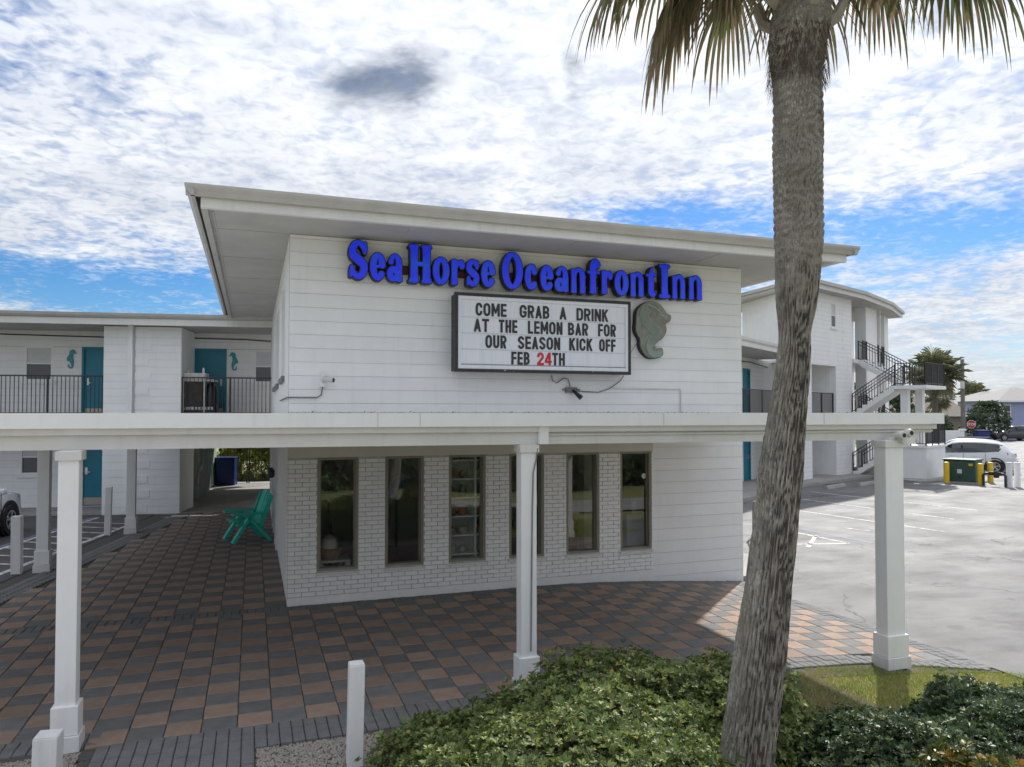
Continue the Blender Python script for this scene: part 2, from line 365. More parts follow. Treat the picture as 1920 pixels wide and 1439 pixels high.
def thing(name, label, cat, loc=(0, 0, 0), rotz=0, group=None):
    o = bpy.data.objects.new(name, None); o.empty_display_size = .2; col.objects.link(o); o.location = loc; o.rotation_euler.z = rotz
    return tag(o, label, cat, group)


def struct(o): o['kind'] = 'structure'; return o


def place(name, me, parent, loc, rot=(0, 0, 0)):
    o = bpy.data.objects.new(name, me); col.objects.link(o); o.parent = parent; o.location = loc; o.rotation_euler = rot
    return o


def copy_tree(o, parent=None):
    c = o.copy(); col.objects.link(c); c.parent = parent
    for ch in list(o.children): copy_tree(ch, c)
    return c


def zg(x):
    """height of the paved ground: level on the left, falling gently to the car park on the right"""
    t = min(max((x - 4.0) / 4.0, 0), 1)
    return -0.25 * t ** 1.6


def wall_open(mb, x0, x1, z0, z1, y0, y1, ops):
    """wall slab along x with rectangular openings (x0, x1, z0, z1)"""
    xs = sorted({x0, x1, *[min(max(o[0], x0), x1) for o in ops], *[min(max(o[1], x0), x1) for o in ops]})
    for a, b in zip(xs[:-1], xs[1:]):
        if b - a < 1e-4: continue
        c = (a + b) / 2; cuts = sorted([(max(o[2], z0), min(o[3], z1)) for o in ops if o[0] < c < o[1] and o[3] > z0 and o[2] < z1]); z = z0
        for p, q in cuts:
            if p > z + 1e-4: mb.box(a, b, y0, y1, z, p)
            z = max(z, q)
        if z < z1 - 1e-4: mb.box(a, b, y0, y1, z, z1)
    return mb


def courses(parent, x0, x1, z0, z1, y, ops=(), h=.2032, t=.012, joint=.0055, m_='white_block', zref=None):
    """painted block courses standing proud of a wall whose face is at y (outside towards -y); each course is a piece"""
    zr = z0 if zref is None else zref
    n = 0; k = math.floor((z0 - zr) / h + 1e-6)
    while zr + k * h < z1 - .01:
        a = max(zr + k * h, z0); b = min(zr + (k + 1) * h, z1); k += 1
        zs = sorted({a, b, *[o[2] for o in ops if a < o[2] < b], *[o[3] for o in ops if a < o[3] < b]})
        for p, q in zip(zs[:-1], zs[1:]):
            if q - p < .012: continue
            c = (p + q) / 2; spans = [(x0, x1)]
            for o in ops:
                if o[2] < c < o[3]:
                    spans = [s_ for (u, v) in spans for s_ in ((u, min(v, o[0])), (max(u, o[1]), v)) if s_[1] - s_[0] > .01]
            for u, v in spans:
                dy = random.uniform(-.003, .003)
                MB().box(u, v, y - t + dy, y + .004, p + (joint / 2 if p == a else 0), q - (joint / 2 if q == b else 0)).build('block_course', m_, parent)
                n += 1
    return n


def sash_window(parent, x0, x1, z0, z1, y, m_='white_paint', deep=.07):
    """double hung window in a wall whose outer face is at y: frame part with sash panes and sill"""
    w = .05; f = MB()
    f.box(x0, x0 + w, y - .01, y + deep, z0, z1).box(x1 - w, x1, y - .01, y + deep, z0, z1).box(x0 + w, x1 - w, y - .01, y + deep, z1 - w, z1).box(x0 + w, x1 - w, y - .01, y + deep, z0, z0 + w)
    o = f.build('window', m_, parent); zm = (z0 + z1) / 2
    MB().box(x0 + w, x1 - w, y + .02, y + .03, zm + .02, z1 - w).build('upper_pane', 'blind', o)
    MB().box(x0 + w, x1 - w, y + .035, y + .045, z0 + w, zm - .02).build('lower_pane', 'screen', o)
    MB().box(x0 + w, x1 - w, y + .0, y + .05, zm - .02, zm + .02).build('meeting_rail', m_, o)
    MB().box(x0 - .08, x1 + .08, y - .07, y + .02, z0 - .09, z0 - .002).build('sill', m_, o)
    return o


def door(parent, x0, x1, z0, z1, y, handle='l', plate=True):
    f = MB(); w = .06
    f.box(x0, x0 + w, y - .03, y + .10, z0, z1).box(x1 - w, x1, y - .03, y + .10, z0, z1).box(x0 + w, x1 - w, y - .03, y + .10, z1 - w, z1)
    o = MB().box(x0 + w, x1 - w, y + .03, y + .07, z0, z1 - w).build('door', 'teal_paint', parent)
    f.build('door_frame', 'teal_paint', o)
    hx = x0 + w + .09 if handle == 'l' else x1 - w - .09
    MB().box(hx - .035, hx + .035, y + .01, y + .031, z0 + .92, z0 + 1.12).box(hx - .02, hx + .12 if handle == 'l' else hx + .02, y - .03, y + .012, z0 + .97, z0 + 1.0).build('lock_handle', 'steel', o)
    if plate: MB().box(x0 + w + .03, x1 - w - .03, y + .022, y + .031, z0 + .03, z0 + .24).build('kick_plate', 'kickplate', o)
    return o


def railing(parent, a, b, z0, h=1.0, step=.105, post=1.4, name='railing'):
    """black iron railing between plan points a and b (parent space); bars are joined, they are a pixel or two wide"""
    a = Vector((a[0], a[1], 0)); b = Vector((b[0], b[1], 0)); L = (b - a).length; d = (b - a) / L; m_ = MB()
    za = z0 if not isinstance(z0, tuple) else z0[0]; zb = z0 if not isinstance(z0, tuple) else z0[1]
    P_ = lambda t, z: (a.x + d.x * t, a.y + d.y * t, za + (zb - za) * t / L + z)
    m_.obox(P_(0, h), P_(L, h), .045, .035).obox(P_(0, .09), P_(L, .09), .03, .03)
    if isinstance(z0, tuple): m_.obox(P_(0, h - .16), P_(L, h - .16), .03, .025)
    n = max(2, int(L / step))
    for i in range(1, n): m_.obox(P_(L * i / n, .09), P_(L * i / n, h - .015), .016, .016)
    k = max(1, round(L / post))
    for i in range(k + 1): m_.obox(P_(L * i / k, -.02), P_(L * i / k, h + .02), .045, .045)
    return m_.build(name, 'black_metal', parent)

# ------------------------------------------------------------------ the ground
def strip(name, m_, poly, dz, xs=()):
    """sheet over a plan polygon (convex), following the fall of the ground, cut at the given x positions"""
    bm = bmesh.new(); vs = [bm.verts.new((x, y, 0)) for x, y in poly]; bm.faces.new(vs)
    for x in xs:
        bmesh.ops.bisect_plane(bm, geom=bm.verts[:] + bm.edges[:] + bm.faces[:], plane_co=(x, 0, 0), plane_no=(1, 0, 0))
    for v in bm.verts: v.co.z = zg(v.co.x) + dz
    bmesh.ops.recalc_face_normals(bm, faces=bm.faces)
    me = bpy.data.meshes.new(name); bm.to_mesh(me); bm.free(); me.materials.append(MATS[m_])
    for p in me.polygons:
        if p.normal.z < 0: p.flip()
    o = bpy.data.objects.new(name, me); col.objects.link(o)
    return struct(o)


XS = [4 + .4 * i for i in range(11)]
strip('ground', 'lawn_ground', [(-400, -300), (500, -300), (500, 700), (-400, 700)], -.10, XS)
strip('car_park', 'asphalt_pale', [(7.87, -5.2), (9.5, -7.5), (60, -7.5), (60, 40), (7.87, 40)], -.012, XS)
strip('driveway', 'asphalt_dark', [(-40, -4.0), (-5.62, -4.0), (-2.9, 11.9), (-2.9, 16), (-40, 22)], -.012)
strip('street', 'asphalt_pale', [(-200, -32), (200, -32), (200, -21), (-200, -21)], -.06, XS)
strip('side_street', 'asphalt_pale', [(60, -7.5), (95, 20), (95, 60), (60, 45)], -.02)
strip('bounce_walk', 'concrete', [(-60, -12.4), (60, -12.4), (60, -9.55), (-60, -9.55)], -.05, XS)  # unseen pale walk, added to bounce sunlight onto the shaded front
strip('planting_bed', 'soil', [(.25, -9.5), (5.3, -9.5), (5.3, -4.55), (.35, -4.55)], -.02, XS)
strip('verge', 'lawn_ground', [(5.3, -9.5), (9.0, -9.5), (9.0, -5.6), (7.9, -4.95), (6.6, -4.55), (5.3, -4.5)], -.03, XS)
strip('gravel_bed', 'pebble', [(-6.5, -9.5), (.25, -9.5), (.35, -4.62), (-.3, -4.62), (-1.3, -4.2), (-6.5, -4.16)], -.045)
strip('paver_bedding', 'paver_bed', [(-5.9, -4.16), (7.86, -4.9), (7.86, .05), (0, 12.5), (-2.5, 12.5), (-2.85, 12.0)], -.022, XS)

strip('paver_bedding', 'paver_bed', [(-1.80, -5.92), (-.45, -5.92), (-.45, -4.5), (-1.80, -4.1)], -.026)
# plaza paving: squares of 30 cm laid chequerwise, soldier borders of small grey pavers
paving = tag(bpy.data.objects.new('plaza_paving', None), None, kind='structure'); col.objects.link(paving)
LE = lambda y: -5.55 + (y + 4.1) * .2015              # left edge of the paving (splayed towards the wing)
FE = lambda x: -4.16 if x < -1.75 else (-5.9 if x < -.42 else -4.63 if x < 1 else -4.48 - max(0, x - 6.2) * .25)
pieces = []                                           # (x, y, sx, sy, material)
S = .30
for i in range(-20, 27):
    for j in range(-16, 42):
        x = i * S + .15; y = j * S - .13
        if y < (-4.2 if -1.9 < x < 1.2 else max(FE(x), -4.66) + .30) or x < LE(y) + .46 or x > 7.50: continue
        if y > -.30 and x > -.14: continue
        if -.32 < y < -.02: continue
        if y > 11.6 - .16 * (x + 2.5): continue
        pieces.append((x, y, S, S, 'paver_brown' if (i + j) % 2 else 'paver_grey'))
for k in range(74):                                   # divider band in line with the front wall, soldier course against the wall
    x = -4.75 + k * .104
    if x < -.06: pieces.append((x, -.17, .104, .30, 'paver_grey'))
for k in range(77): pieces.append((-.0 + k * .104, -.18, .104, .21, 'paver_grey'))
for k in range(130):                                  # front border, two rows
    x = -5.5 + k * .104
    for r_ in range((3 if -.5 < x < 1 else 2) if FE(x) > -5 else 11):
        y = (FE(x) if FE(x) > -5 else -5.83) + .075 + r_ * .15
        if x > LE(y) and x < 7.8: pieces.append((x, y, .104, .15, 'paver_grey'))
for k in range(46):                                   # right border against the car park
    y = -4.75 + k * .104
    for x in (7.585, 7.75): pieces.append((x, y, .165, .104, 'paver_grey'))
for k in range(150):                                  # left border, three rows along the splayed edge
    y = -4.0 + k * .104
    for r_ in range(3): pieces.append((LE(y) + .08 + r_ * .15, y, .15, .104, 'paver_grey'))
cp = np.array((-.494, -11.24))
pieces.sort(key=lambda p: ((p[0] - cp[0]) ** 2 + (p[1] - cp[1]) ** 2) / (p[2] * p[3]))
MESH = {}
rest = {'paver_brown': MB(), 'paver_grey': MB()}
CF, CR_ = (math.sin(R(19.4)), math.cos(R(19.4))), (math.cos(R(19.4)), -math.sin(R(19.4)))
cnt = 0
for x, y, sx, sy, m_ in pieces:
    z = zg(x) + random.uniform(-.003, .003); sl_ = math.atan((zg(x + .1) - zg(x - .1)) / .2)
    dep = (x - cp[0]) * CF[0] + (y - cp[1]) * CF[1]; lat = (x - cp[0]) * CR_[0] + (y - cp[1]) * CR_[1]
    seen = dep > 5.9 and -.75 < lat / dep < .75 and not (x > .9 and y < -4.0 and x < 5)
    if cnt < 300 and seen and sx == S:
        key = (m_, sx, sy)
        if key not in MESH: MESH[key] = MB().cbox(-sx / 2 + .003, sx / 2 - .003, -sy / 2 + .003, sy / 2 - .003, -.03, 0, .006).mesh('paver', m_)
        place('paver', MESH[key], paving, (x, y, z), (random.uniform(-.006, .006), -sl_ + random.uniform(-.006, .006), random.uniform(-.012, .012))); cnt += 1
    else:
        b = MB().cbox(x - sx / 2 + .003, x + sx / 2 - .003, y - sy / 2 + .003, y + sy / 2 - .003, -.03, 0, .006)
        t1, t2 = random.uniform(-.01, .01), random.uniform(-.01, .01)
        rest[m_].add([(a, c, d + z + (a - x) * (math.tan(sl_) + t1) + (c - y) * t2) for a, c, d in b.v], b.f)
for m_, b in rest.items(): tag(b.build('pavers', m_, paving), None, kind='stuff')


# painted markings and kerbs
def mark(name, m_, a, b, w=.10, dz=.004):
    a = Vector((*a, 0)); b = Vector((*b, 0)); d = (b - a).normalized(); r = Vector((-d.y, d.x, 0)) * w / 2
    o = MB().add([(p.x, p.y, zg(p.x) - .012 + dz) for p in (a - r, b - r, b + r, a + r)], [(0, 1, 2, 3)]).build(name, m_)
    return struct(o)


for a, b in (((19.89, 11.83), (20.91, 5.73)), ((17.84, 10.13), (18.50, 4.52)), ((15.59, 7.61), (16.29, 3.0)),
             ((14.35, 4.33), (14.55, 3.70)), ((11.40, 2.78), (12.70, 2.47)), ((12.61, 4.12), (12.70, 2.47)), ((11.45, 2.40), (12.78, 3.63))):
    mark('parking_line', 'line_white', a, b)
mark('accessible_bay_line', 'line_blue', (13.11, 4.58), (13.24, 2.3))
mark('accessible_bay_line', 'line_blue', (12.2, 6.0), (12.45, 4.3))
e_l = Vector((.2197, .9756)); e_p = Vector((-.9756, .2197))
h0 = Vector((-4.95, 2.4))
mark('hatch_edge_line', 'line_white', h0, h0 + e_l * 7.6, .12)
mark('hatch_edge_line', 'line_white', h0 + e_p * 1.35 + e_l * .2, h0 + e_p * 1.35 + e_l * 8.6, .11)
mark('hatch_edge_line', 'line_blue', h0 + e_p * 1.50 + e_l * .2, h0 + e_p * 1.50 + e_l * 8.6, .10)
for k in range(11): mark('hatch_line', 'line_white', h0 + e_l * (.1 + k * .72), h0 + e_l * (.55 + k * .72) + e_p * 1.33, .09, .006)


def kerb(name, m_, pts, w=.16, h=.12):
    m = MB()
    for a, b in zip(pts[:-1], pts[1:]): m.obox((a[0], a[1], zg(a[0]) + h / 2 - .02), (b[0], b[1], zg(b[0]) + h / 2 - .02), w, h)
    return struct(m.build(name, m_, bevel=.015))


arc = [(8.0 + 1.4 * math.cos(t), 1.25 + 1.25 * math.sin(t)) for t in np.linspace(-1.45, .3, 11)]
kerb('kerb', 'kerb_yellow', arc)
struct(MB().prism([(7.95, .05)] + arc + [(9.3, 6), (7.95, 6)], -.27, -.17).build('walkway', 'concrete'))

# ------------------------------------------------------------------ main building
inn = thing('inn_building', 'white painted block building with blue letter sign and brick front', 'building', (0, 0, 0))
W = 7.91; ZT = 5.43
WINS = [(.42 + i * 1.0, 1.01 + i * 1.0, .46, 2.13) for i in range(6)]
fw = wall_open(MB(), 0, W, -.3, ZT, .02, .20, WINS).build('front_wall', 'joint', inn)
courses(fw, .004, W - .004, 2.80, ZT, .02, zref=ZT - 13 * .2032 - .055)
courses(fw, 6.05, W - .004, -.26, 2.42, .02, zref=-.26 + .02)
MB().box(0.002, 6.05, -.012, .03, 2.135, 2.80).build('header_board', 'beige', inn)
MB().box(6.06, W, -.004, .012, 2.42, 2.80).build('header_panel', 'white_paint', inn)
SW = [(1.35, 2.9, 3.42, 5.08), (4.2, 7.4, 3.40, 5.10)]
DRS = [(6.6, 7.55, 0, 2.05), (4.35, 5.1, 0, 2.1)]
swm = wall_open(MB(), .0, 11.6, -.1, ZT, 0, .2, [(a, b, c, d) for a, b, c, d in SW] + DRS)
side = MB().add([(p[1], p[0], p[2]) for p in swm.v], swm.f)
side_o = side.build('side_wall', 'white_paint', inn)
side_o.location.y = .201
for a, b, z0, z1 in SW:
    f = MB(); y0, y1 = a + .201, b + .201
    f.box(.02, .10, y0, y0 + .06, z0, z1).box(.02, .10, y1 - .06, y1, z0, z1).box(.02, .10, y0 + .06, y1 - .06, z1 - .06, z1).box(.02, .10, y0 + .06, y1 - .06, z0, z0 + .06).box(.02, .10, (y0 + y1) / 2 - .03, (y0 + y1) / 2 + .03, z0 + .06, z1 - .06)
    wo_ = f.build('window', 'white_paint', inn); MB().box(.06, .07, y0 + .06, y1 - .06, z0 + .06, z1 - .06).build('pane', 'blind', wo_)
    MB().box(-.05, .03, y0 - .04, y1 + .04, z0 - .10, z0 - .01).build('sill', 'cable', wo_)
dd = MB().box(.05, .09, 6.86, 7.69, 0, 1.98).build('door', 'teal_paint', inn)
MB().box(-.03, .12, 6.80, 6.859, 0, 2.05).box(-.03, .12, 7.691, 7.75, 0, 2.05).box(-.03, .12, 6.86, 7.69, 1.985, 2.05).build('door_frame', 'white_paint', dd)
d2 = MB().box(.06, .07, 4.60, 5.26, .08, 2.05).build('glass_door', 'car_glass', inn)
MB().box(-.04, .10, 4.545, 4.60, 0, 2.1).box(-.04, .10, 5.26, 5.32, 0, 2.1).box(-.04, .10, 4.60, 5.26, 2.05, 2.1).box(-.02, .10, 4.60, 5.26, 0, .08).build('door_frame', 'white_paint', d2)
MB().box(7.71, 7.91, .205, 11.6, -.3, ZT).build('end_wall', 'white_paint', inn)
MB().box(.2, 7.71, 11.4, 11.6, -.3, ZT).build('rear_wall', 'white_paint', inn)
MB().box(.2, 7.71, .2, 11.4, 2.50, 2.70).build('upper_floor', 'interior_wall', inn)
MB().box(.2, 7.71, .2, 11.4, -.1, .02).build('ground_floor', 'interior_floor', inn)
MB().box(.2, 7.71, 4.2, 4.3, .02, 2.5).build('partition', 'interior_wall', inn)
# roof: soffit, frieze board, gutter round three sides, low hip roof
x0, x1, y0, y1 = -1.30, 9.26, -1.42, 12.2
rf = MB().add([(x0, y0, 5.60), (x1, y0, 5.60), (x1, y1, 5.60), (x0, y1, 5.60), (3.9, 5.2, 6.35), (4.1, 5.2, 6.35)], [(0, 1, 5, 4), (1, 2, 5), (2, 3, 4, 5), (3, 0, 4), (0, 3, 2, 1)]).build('roof', 'shingle', inn)
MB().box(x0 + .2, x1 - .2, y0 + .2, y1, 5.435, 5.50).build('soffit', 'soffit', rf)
for y in (0, 2.0, 4.0, 6.0, 8.0): MB().box(x0 + .24, -.02, y + .02, y + .035, 5.428, 5.437).build('soffit_batten', 'gutter', rf)
for x in (1.6, 4.2, 6.8): MB().box(x, x + .012, y0 + .26, -.02, 5.428, 5.437).build('soffit_batten', 'gutter', rf)
MB().box(x0 + .17, x1 - .17, y0 + .12, y0 + .20, 5.375, 5.56).build('frieze_board', 'fascia', rf)
MB().box(x0 + .16, x0 + .24, y0 + .20, y1, 5.39, 5.56).box(x0 + .28, x0 + .30, y0 + .5, 7.5, 5.425, 5.437).build('frieze_board', 'gutter', rf)
MB().box(x1 - .24, x1 - .16, y0 + .20, y1, 5.39, 5.56).build('frieze_board', 'fascia', rf)
prof = [(0.10, 5.50), (.055, 5.50), (.03, 5.55), (.005, 5.575), (-.012, 5.60), (-.012, 5.635), (.015, 5.64), (.02, 5.61), (.10, 5.56)]
MB().xprism([(y0 + p, z) for p, z in prof], x0 - .002, x1 + .002).build('gutter', 'gutter', rf)
MB().yprism([(x0 + p, z) for p, z in prof], y0 + .004, y1).build('gutter', 'gutter', rf)
MB().yprism([(x1 - p, z) for p, z in prof], y0 + .004, y1).build('gutter', 'gutter', rf)
MB().box(x0 + .03, x1 - .03, y0 + .10, y0 + .30, 5.602, 5.655).build('shingle_edge', 'shingle', rf)

# brick veneer between and below the windows: bricks are pieces
bv = MB()
wall_open(bv, 0, 6.045, -.12, 2.134, .006, .021, WINS)
bvo = bv.build('brick_facade', 'mortar', inn)
MB().box(-.004, 6.05, -.012, .004, -.12, .10).build('plinth_render', 'white_brick', bvo)
bricks = []; bh = .0667; bl = .203
for r_ in range(30):
    z = .105 + r_ * bh
    x = -(bl / 2 if r_ % 2 else 0) * 1.0
    while x < 6.045:
        a, b = max(x, 0), min(x + bl, 6.045); x += bl
        segs = [(a, b)]
        for w0, w1, z0, z1 in WINS:
            if z + bh > z0 - .015 and z < z1: segs = [s_ for (u, v) in segs for s_ in ((u, min(v, w0 - .004)), (max(u, w1 + .004), v)) if s_[1] - s_[0] > .02]
        for u, v in segs:
            if v - u > .03: bricks.append((u, v, z))
bricks.sort(key=lambda b: (b[0] + .494) ** 2 + 126 + (b[2] - 2.8) ** 2 - 60 * (b[1] - b[0]))
brest = MB(); bm_cache = {}
for i, (u, v, z) in enumerate(bricks):
    L = round(v - u, 2); dy = random.uniform(-.003, .003)
    if i < 300:
        if L not in bm_cache: bm_cache[L] = MB().box(-L / 2 + .0045, L / 2 - .0045, -.014, .01, .0045, bh - .0045).mesh('brick', 'white_brick')
        place('brick', bm_cache[L], bvo, ((u + v) / 2, dy, z + random.uniform(-.0015, .0015)))
    else: brest.box(u + .0045, v - .0045, -.014 + dy, .01 + dy, z + .0045, z + bh - .0045)
tag(brest.build('bricks', 'white_brick', bvo), None, kind='stuff')
for r_ in range(30):                                   # brick returns seen on the corner
    z = .105 + r_ * bh
    MB().box(-.018, .0, .006, .10 if r_ % 2 else .20, z + .004, z + bh - .004).build('corner_brick', 'white_brick', bvo)
for w0, w1, z0, z1 in WINS:                            # six tall shop windows
    f = MB(); t = .035
    f.box(w0, w0 + t, -.002, .14, z0, z1).box(w1 - t, w1, -.002, .14, z0, z1).box(w0 + t, w1 - t, -.002, .14, z1 - t, z1).box(w0 + t, w1 - t, -.002, .14, z0, z0 + t)
    f.box(w0 + t, w0 + t + .022, .07, .12, z0 + t, z1 - t).box(w1 - t - .022, w1 - t, .07, .12, z0 + t, z1 - t)
    o = f.build('shop_window', 'bronze_frame', inn)
    MB().box(w0 + t, w1 - t, .085, .093, z0 + t, z1 - t).build('pane', 'glass', o)
    MB().add([(w0 - .02, -.05, z0 - .055), (w1 + .02, -.05, z0 - .055), (w1 + .02, .02, z0 - .055), (w0 - .02, .02, z0 - .055), (w0 - .02, -.05, z0 - .02), (w1 + .02, -.05, z0 - .02), (w1 + .02, .02, z0 - .003), (w0 - .02, .02, z0 - .003)],
             [(0, 3, 2, 1), (4, 5, 6, 7), (0, 1, 5, 4), (1, 2, 6, 5), (2, 3, 7, 6), (3, 0, 4, 7)]).build('sill', 'fascia', o)
# conduit along the wall, small outlet boxes
MB().tube([(-.02, 3.0, 3.02), (-.02, -.018, 3.02), (.0, -.03, 3.02), (.40, -.03, 3.02), (.46, -.03, 3.06), (.48, -.03, 3.18)], .011, 6).build('conduit', 'cable', inn)
MB().tube([(5.20, -.012, 3.21), (6.60, -.012, 3.21), (6.61, -.012, 3.19), (6.61, -.012, 2.80)], .012, 6).build('conduit', 'fascia', inn)

# ------------------------------------------------------------------ canopy on square columns
can = thing('canopy', 'flat white canopy with layered fascia on square white columns', 'canopy', (0, 0, 0))
YB = lambda x: -4.10 - .06 * x
XL, XR = -5.9, 7.30


def band(name, m_, off, z0, z1, xr, thick=.06):
    """trim along the front edge and its right return"""
    a = (XL, YB(XL) - off); b = (xr, YB(xr) - off)
    m = MB().add([(a[0], a[1], z0), (b[0], b[1], z0), (b[0], b[1] + thick, z0), (a[0], a[1] + thick, z0), (a[0], a[1], z1), (b[0], b[1], z1), (b[0], b[1] + thick, z1), (a[0], a[1] + thick, z1)],
                 [(0, 3, 2, 1), (4, 5, 6, 7), (0, 1, 5, 4), (1, 2, 6, 5), (2, 3, 7, 6), (3, 0, 4, 7)])
    m.box(xr - thick, xr, b[1] + thick, -.03, z0, z1)
    return m.build(name, m_, can)


deck = MB().prism([(XL + .1, YB(XL) + .02), (XR - .05, YB(XR) + .02), (XR - .05, -.03), (-.03, -.03), (-.03, 11.2), (-2.75, 11.6), (-3.0, 11.2)], 2.56, 2.772).build('roof_deck', 'fascia', can)
band('fascia_trim', 'white_paint', .12, 2.667, 2.795, XR)
band('gutter_trim', 'fascia', .07, 2.605, 2.662, XR - .06)
band('beam', 'fascia', .02, 2.478, 2.598, XR - .28, .16)
for k, x in enumerate((-3.1, .62, 1.02, 3.6, 5.6)):    # butt joints of the fascia sheets
    MB().box(x, x + .004, YB(x) - .1225, YB(x) - .119, 2.668, 2.794).build('fascia_joint', 'gutter', can)
MB().tube([(2.35, YB(2.3) - .035, 2.575), (4, YB(4) - .035, 2.575), (5.5, YB(5.5) - .035, 2.58), (XR - .1, YB(XR) - .035, 2.585)], .014, 6).build('conduit', 'fascia', can)
MB().box(2.24, 2.34, YB(2.3) - .075, YB(2.3) - .022, 2.48, 2.66).build('beam_bracket', 'white_paint', can)


def column(x, y, w, d, z0, cap=False):
    c = MB().box(x - w / 2, x + w / 2, y - d / 2, y + d / 2, z0 + .10, 2.477).build('column', 'post_white' if cap else 'white_paint', can, bevel=.006)
    MB().box(x - w / 2 - .024, x + w / 2 + .024, y - d / 2 - .024, y + d / 2 + .024, z0 + .118, z0 + .36).build('column_base', 'white_paint', c, bevel=.006)
    MB().box(x - w / 2 - .038, x + w / 2 + .038, y - d / 2 - .038, y + d / 2 + .038, z0 - .02, z0 + .116).build('plinth', 'post_white', c, bevel=.006)
    MB().box(x - w / 2 - .02, x + w / 2 + .02, y - d / 2 - .02, y + d / 2 + .02, 2.40, 2.474).build('capital', 'fascia', c)
    return c


column(-1.945, -4.10, .155, .155, 0)
cc = column(2.13, -4.23, .165, .15, 0)
MB().tube([(2.215, -4.322, 2.44), (2.20, -4.318, 2.32), (2.17, -4.318, 2.2), (2.16, -4.316, 1.8), (2.15, -4.316, 1.0), (2.145, -4.316, .42)], .007, 6).build('cable', 'cable', cc)
cr = column(6.49, -4.60, .265, .17, zg(6.4))
column(-3.98, 3.92, .19, .19, 0)
column(-3.15, 7.98, .19, .19, 0)

# leaf litter lying on the canopy roof against the wall
lit = MB()
for _ in range(900):
    x = random.uniform(-.1, 7.0); y = random.choice((random.uniform(-.35, -.04), random.uniform(YB(x) + .0, YB(x) + .4)))
    z = 2.776 + random.random() ** 2 * (.035 if y > -1 else .02); a = random.uniform(0, 6.28); s_ = random.uniform(.012, .035)
    lit.add([(x, y, z), (x + s_ * math.cos(a), y + s_ * math.sin(a), z + random.uniform(0, .014)), (x + s_ * .6 * math.cos(a + 1.2), y + s_ * .6 * math.sin(a + 1.2), z + random.uniform(0, .014))], [(0, 1, 2)])
tag(lit.build('leaf_litter', 'debris'), 'brown leaf litter lying on the canopy roof edge below the sign', 'leaf litter', kind='stuff')

# ------------------------------------------------------------------ lettering: fat soft-serif glyphs from stroked outlines
def contours(F, xs, zs):
    """closed outlines of F<0 by marching squares"""
    nx, nz = len(xs), len(zs); ins = F < 0; segs = {}
    def cut(i, j, k, l):
        a, b = F[i, j], F[k, l]; t = a / (a - b); return (xs[i] + (xs[k] - xs[i]) * t, zs[j] + (zs[l] - zs[j]) * t)
    def key(i, j, k, l): return (min(i, k), min(j, l), 0 if j == l else 1)
    pos = {}
    for i in range(nx - 1):
        for j in range(nz - 1):
            c = [(i, j), (i + 1, j), (i + 1, j + 1), (i, j + 1)]; v = [ins[p] for p in c]
            if all(v) or not any(v): continue
            outs = []
            for q in range(4):
                a, b = c[q], c[(q + 1) % 4]
                if ins[a] != ins[b]:
                    kk = key(*a, *b); pos[kk] = cut(*a, *b); outs.append((kk, ins[a]))
            enter = [k_ for k_, s_ in outs if s_]; leave = [k_ for k_, s_ in outs if not s_]
            for e_, l_ in zip(enter, leave): segs[e_] = l_
    loops = []
    while segs:
        st, nx_ = segs.popitem(); lp = [st]
        while nx_ != st and nx_ in segs: lp.append(nx_); nx_ = segs.pop(nx_)
        if len(lp) > 7: loops.append([pos[k_] for k_ in lp])
    return loops


def sdf(strokes, X, Z):
    F = np.full(X.shape, 9.0)
    for pts in strokes:                                # pts: list of (x, z, r)
        for (ax, az_, ar), (bx_, bz, br) in zip(pts[:-1], pts[1:]):
            dx, dz = bx_ - ax, bz - az_; L2 = dx * dx + dz * dz + 1e-12
            t = np.clip(((X - ax) * dx + (Z - az_) * dz) / L2, 0, 1)
            F = np.minimum(F, np.hypot(X - ax - t * dx, Z - az_ - t * dz) - (ar + (br - ar) * t))
    return F


def outline_mesh(name, loops, depth, m_, y):
    """flat outline (x, z) with thickness, front face at y, as a mesh"""
    cu = bpy.data.curves.new(name, 'CURVE'); cu.dimensions = '2D'; cu.fill_mode = 'BOTH'; cu.extrude = depth / 2
    for lp in loops:
        sp = cu.splines.new('POLY'); sp.points.add(len(lp) - 1); sp.use_cyclic_u = True
        for p, (x, z) in zip(sp.points, lp): p.co = (x, z, 0, 1)
    o = bpy.data.objects.new(name, cu); me = bpy.data.meshes.new_from_object(o)
    bpy.data.objects.remove(o); me.transform(Matrix.Translation((0, y + depth / 2, 0)) @ Matrix.Rotation(R(90), 4, 'X'))
    me.name = name; me.materials.clear(); me.materials.append(MATS[m_])
    return me


def arcp(cx, cz, rx, rz, a0, a1, r0, r1=None, n=18, thin=None):
    out = []
    for k in range(n + 1):
        a = R(a0 + (a1 - a0) * k / n); t = k / n; r = r0 + ((r0 if r1 is None else r1) - r0) * t
        if thin is not None: r = thin + (r - thin) * abs(math.cos(a)) ** .8
        out.append((cx + rx * math.cos(a), cz + rz * math.sin(a), r))
    return out


